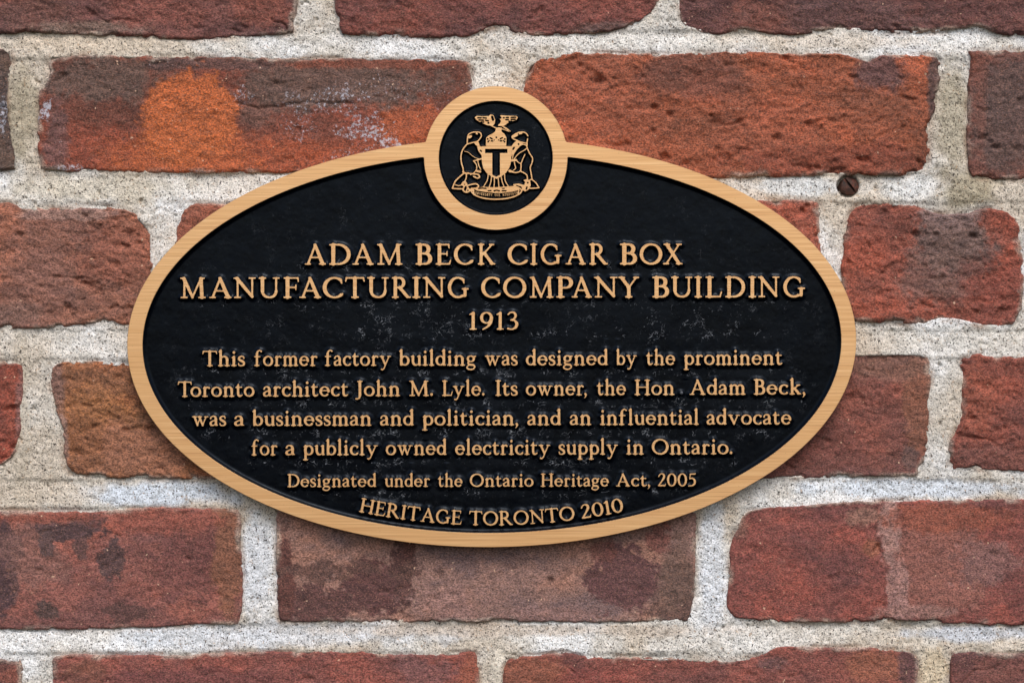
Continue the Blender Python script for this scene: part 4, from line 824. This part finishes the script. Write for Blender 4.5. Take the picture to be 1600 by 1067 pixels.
    C(8, (864,806)); C(7, (856,852),(850,872)); Lp(9, (720,826),(742,846),(770,858),(800,880)); 
    # roots and mound, scroll
    for q in (((452,716),(442,780),(404,846)),((486,744),(480,796),(462,852)),((516,760),(516,800),(512,852)),((556,762),(560,800),(564,852)),((588,746),(598,796),(618,850)),((622,718),(630,786),(662,842))): Lp(7, *q)
    P((296,866),(400,846),(520,852),(660,842),(730,836),(776,860),(770,884),(700,902),(600,914),(520,914),(420,904),(330,888))
    C(5, (352,866),(392,862),(430,866)); C(5, (452,890),(482,888)); C(5.5, (514,890),(540,884),(568,890)); C(5, (598,890),(638,890)); C(4, (600,866),(622,864))
    Lp(9, (270,884),(300,924),(360,954),(440,972),(537,978),(640,970),(720,950),(780,920),(806,884)); Lp(8, (296,874),(304,914),smooth=False); Lp(8, (772,880),(766,914),smooth=False)
    a = np.minimum.reduce(add); c = np.minimum.reduce(cut); return np.maximum(a, -c)
hh = 3.6; xs = np.arange(40, 1030, hh); ys = np.arange(70, 1010, hh)[::-1]; X, Y = np.meshgrid(xs, ys)
CD = crest_D(X, Y) + 1.4; CX0, CY0 = xs[0], ys[0]
cl = [L for L in contours(CD * CU, (xs[0] - 533.5) * CU, (533.5 - ys[0]) * CU, hh * CU) if len(L) > 7]
cm = raised('crest', cl, 6.4, .18, .25, [BRONZE, BLACK]); add_attr(cm, 'wear', np.full(len(cm.vertices), .1))
crest = link('crest', cm, plaque, loc(775, 245)); crest['label'] = 'raised coat of arms: shield with a T, eagle above, beaver and bear beside it, motto scroll below'
# motto on the scroll, tiny raised capitals
GL['V'] = [ln(14, 94, 50, 6, 9, 7), ln(86, 94, 50, 6, 5.4), sf(14, 95.6, 13), sf(87, 95.6, 11)]
GL['S'] = [sp((60, 78, 5), (54, 92, 5), (36, 96, 6), (16, 86, 8.6), (16, 68, 9), (38, 52, 10), (60, 36, 9), (60, 14, 8.6), (38, 4, 6), (16, 8, 5), (10, 24, 5))]
ml = []
txt = 'DIVERSITY OUR STRENGTH'; x0m, x1m = 312.0, 766.0; n_ = len(txt)
for k, ch in enumerate(txt):
    if ch == ' ': continue
    t = (k + .5) / n_; xc = x0m + (x1m - x0m) * t; g = glyph(ch)
    kk = 4 * 26 * (xc - 539) / (454.0 ** 2) * 2; yb = 944 - 26 * ((xc - 539) / 227.0) ** 2 + 2
    sl = math.atan(-2 * 26 * (xc - 539) / 227.0 ** 2); sz = .25; wx = 15.5 / (g.r - g.l)
    for L in g.loops:
        u = (L[:, 0] - (g.l + g.r) / 2) * wx; v = L[:, 1] * sz; c, s_ = math.cos(-sl), math.sin(-sl)
        ml.append(np.stack([(xc - 533.5 + u * c - v * s_) * CU, (533.5 - yb + u * s_ + v * c) * CU], 1)[::3])
mo = raised('motto', ml, 2.6, .0, .04, [BRONZE, BLACK]); add_attr(mo, 'wear', np.zeros(len(mo.vertices)))
mt = link('motto', mo, crest, (0, .5 * S, 0)); mt['label'] = 'tiny raised motto DIVERSITY OUR STRENGTH'
def crest_fillets(X, Y, xs, ys):
    u = (X - 775) / CU + 533.5; v = (Y - 245) / CU + 533.5
    a = np.clip((u - CX0) / hh, 0, CD.shape[1] - 1.01); b = np.clip((CY0 - v) / hh, 0, CD.shape[0] - 1.01); i = a.astype(int); j = b.astype(int); a -= i; b -= j
    d = ((CD[j, i] * (1 - a) + CD[j, i + 1] * a) * (1 - b) + (CD[j + 1, i] * (1 - a) + CD[j + 1, i + 1] * a) * b) * CU
    return np.clip(1 - np.maximum(d, 0) / 3.2, 0, 1) ** 1.6 * 3.0 + 0.6
field_mesh('crest_field', D_med, MX - 92, MX + 93, MY - 92, MY + 93, .6, crest_fillets, 5.0, lambda X, Y: np.full(X.shape, .10))['label'] = 'recessed black disc behind the crest'
# back plate closes the casting
bp = raised('back_plate', [L for L in contours(D_out(*np.meshgrid(np.arange(190, 1350, 3.), np.arange(126, 866, 3.)[::-1])) + 1.6, 190 - PLX, PLY - np.arange(126, 866, 3.)[::-1][0], 3.)], 7.5, .4, 0, [BLACK, BRONZE])
add_attr(bp, 'wear', np.zeros(len(bp.vertices))); link('back_plate', bp, plaque, (0, 9 * S, 0))
# pins that hold it off the wall
def pin(px, py):
    n = 20; r = 10; V = []
    for yy in (15 * S, WALL_Y + .03):
        V += [(r * S * math.cos(2 * math.pi * k / n), yy, r * S * math.sin(2 * math.pi * k / n)) for k in range(n)]
    F = [(k, (k + 1) % n, n + (k + 1) % n, n + k) for k in range(n)]
    me = bpy.data.meshes.new('mounting_pin'); me.from_pydata(V, [], F); me.materials.append(BRONZE); x, _, z = loc(px, py); link('mounting_pin', me, plaque, (x, 0, z))
for a in ((330, 536), (1206, 536)): pin(*a)
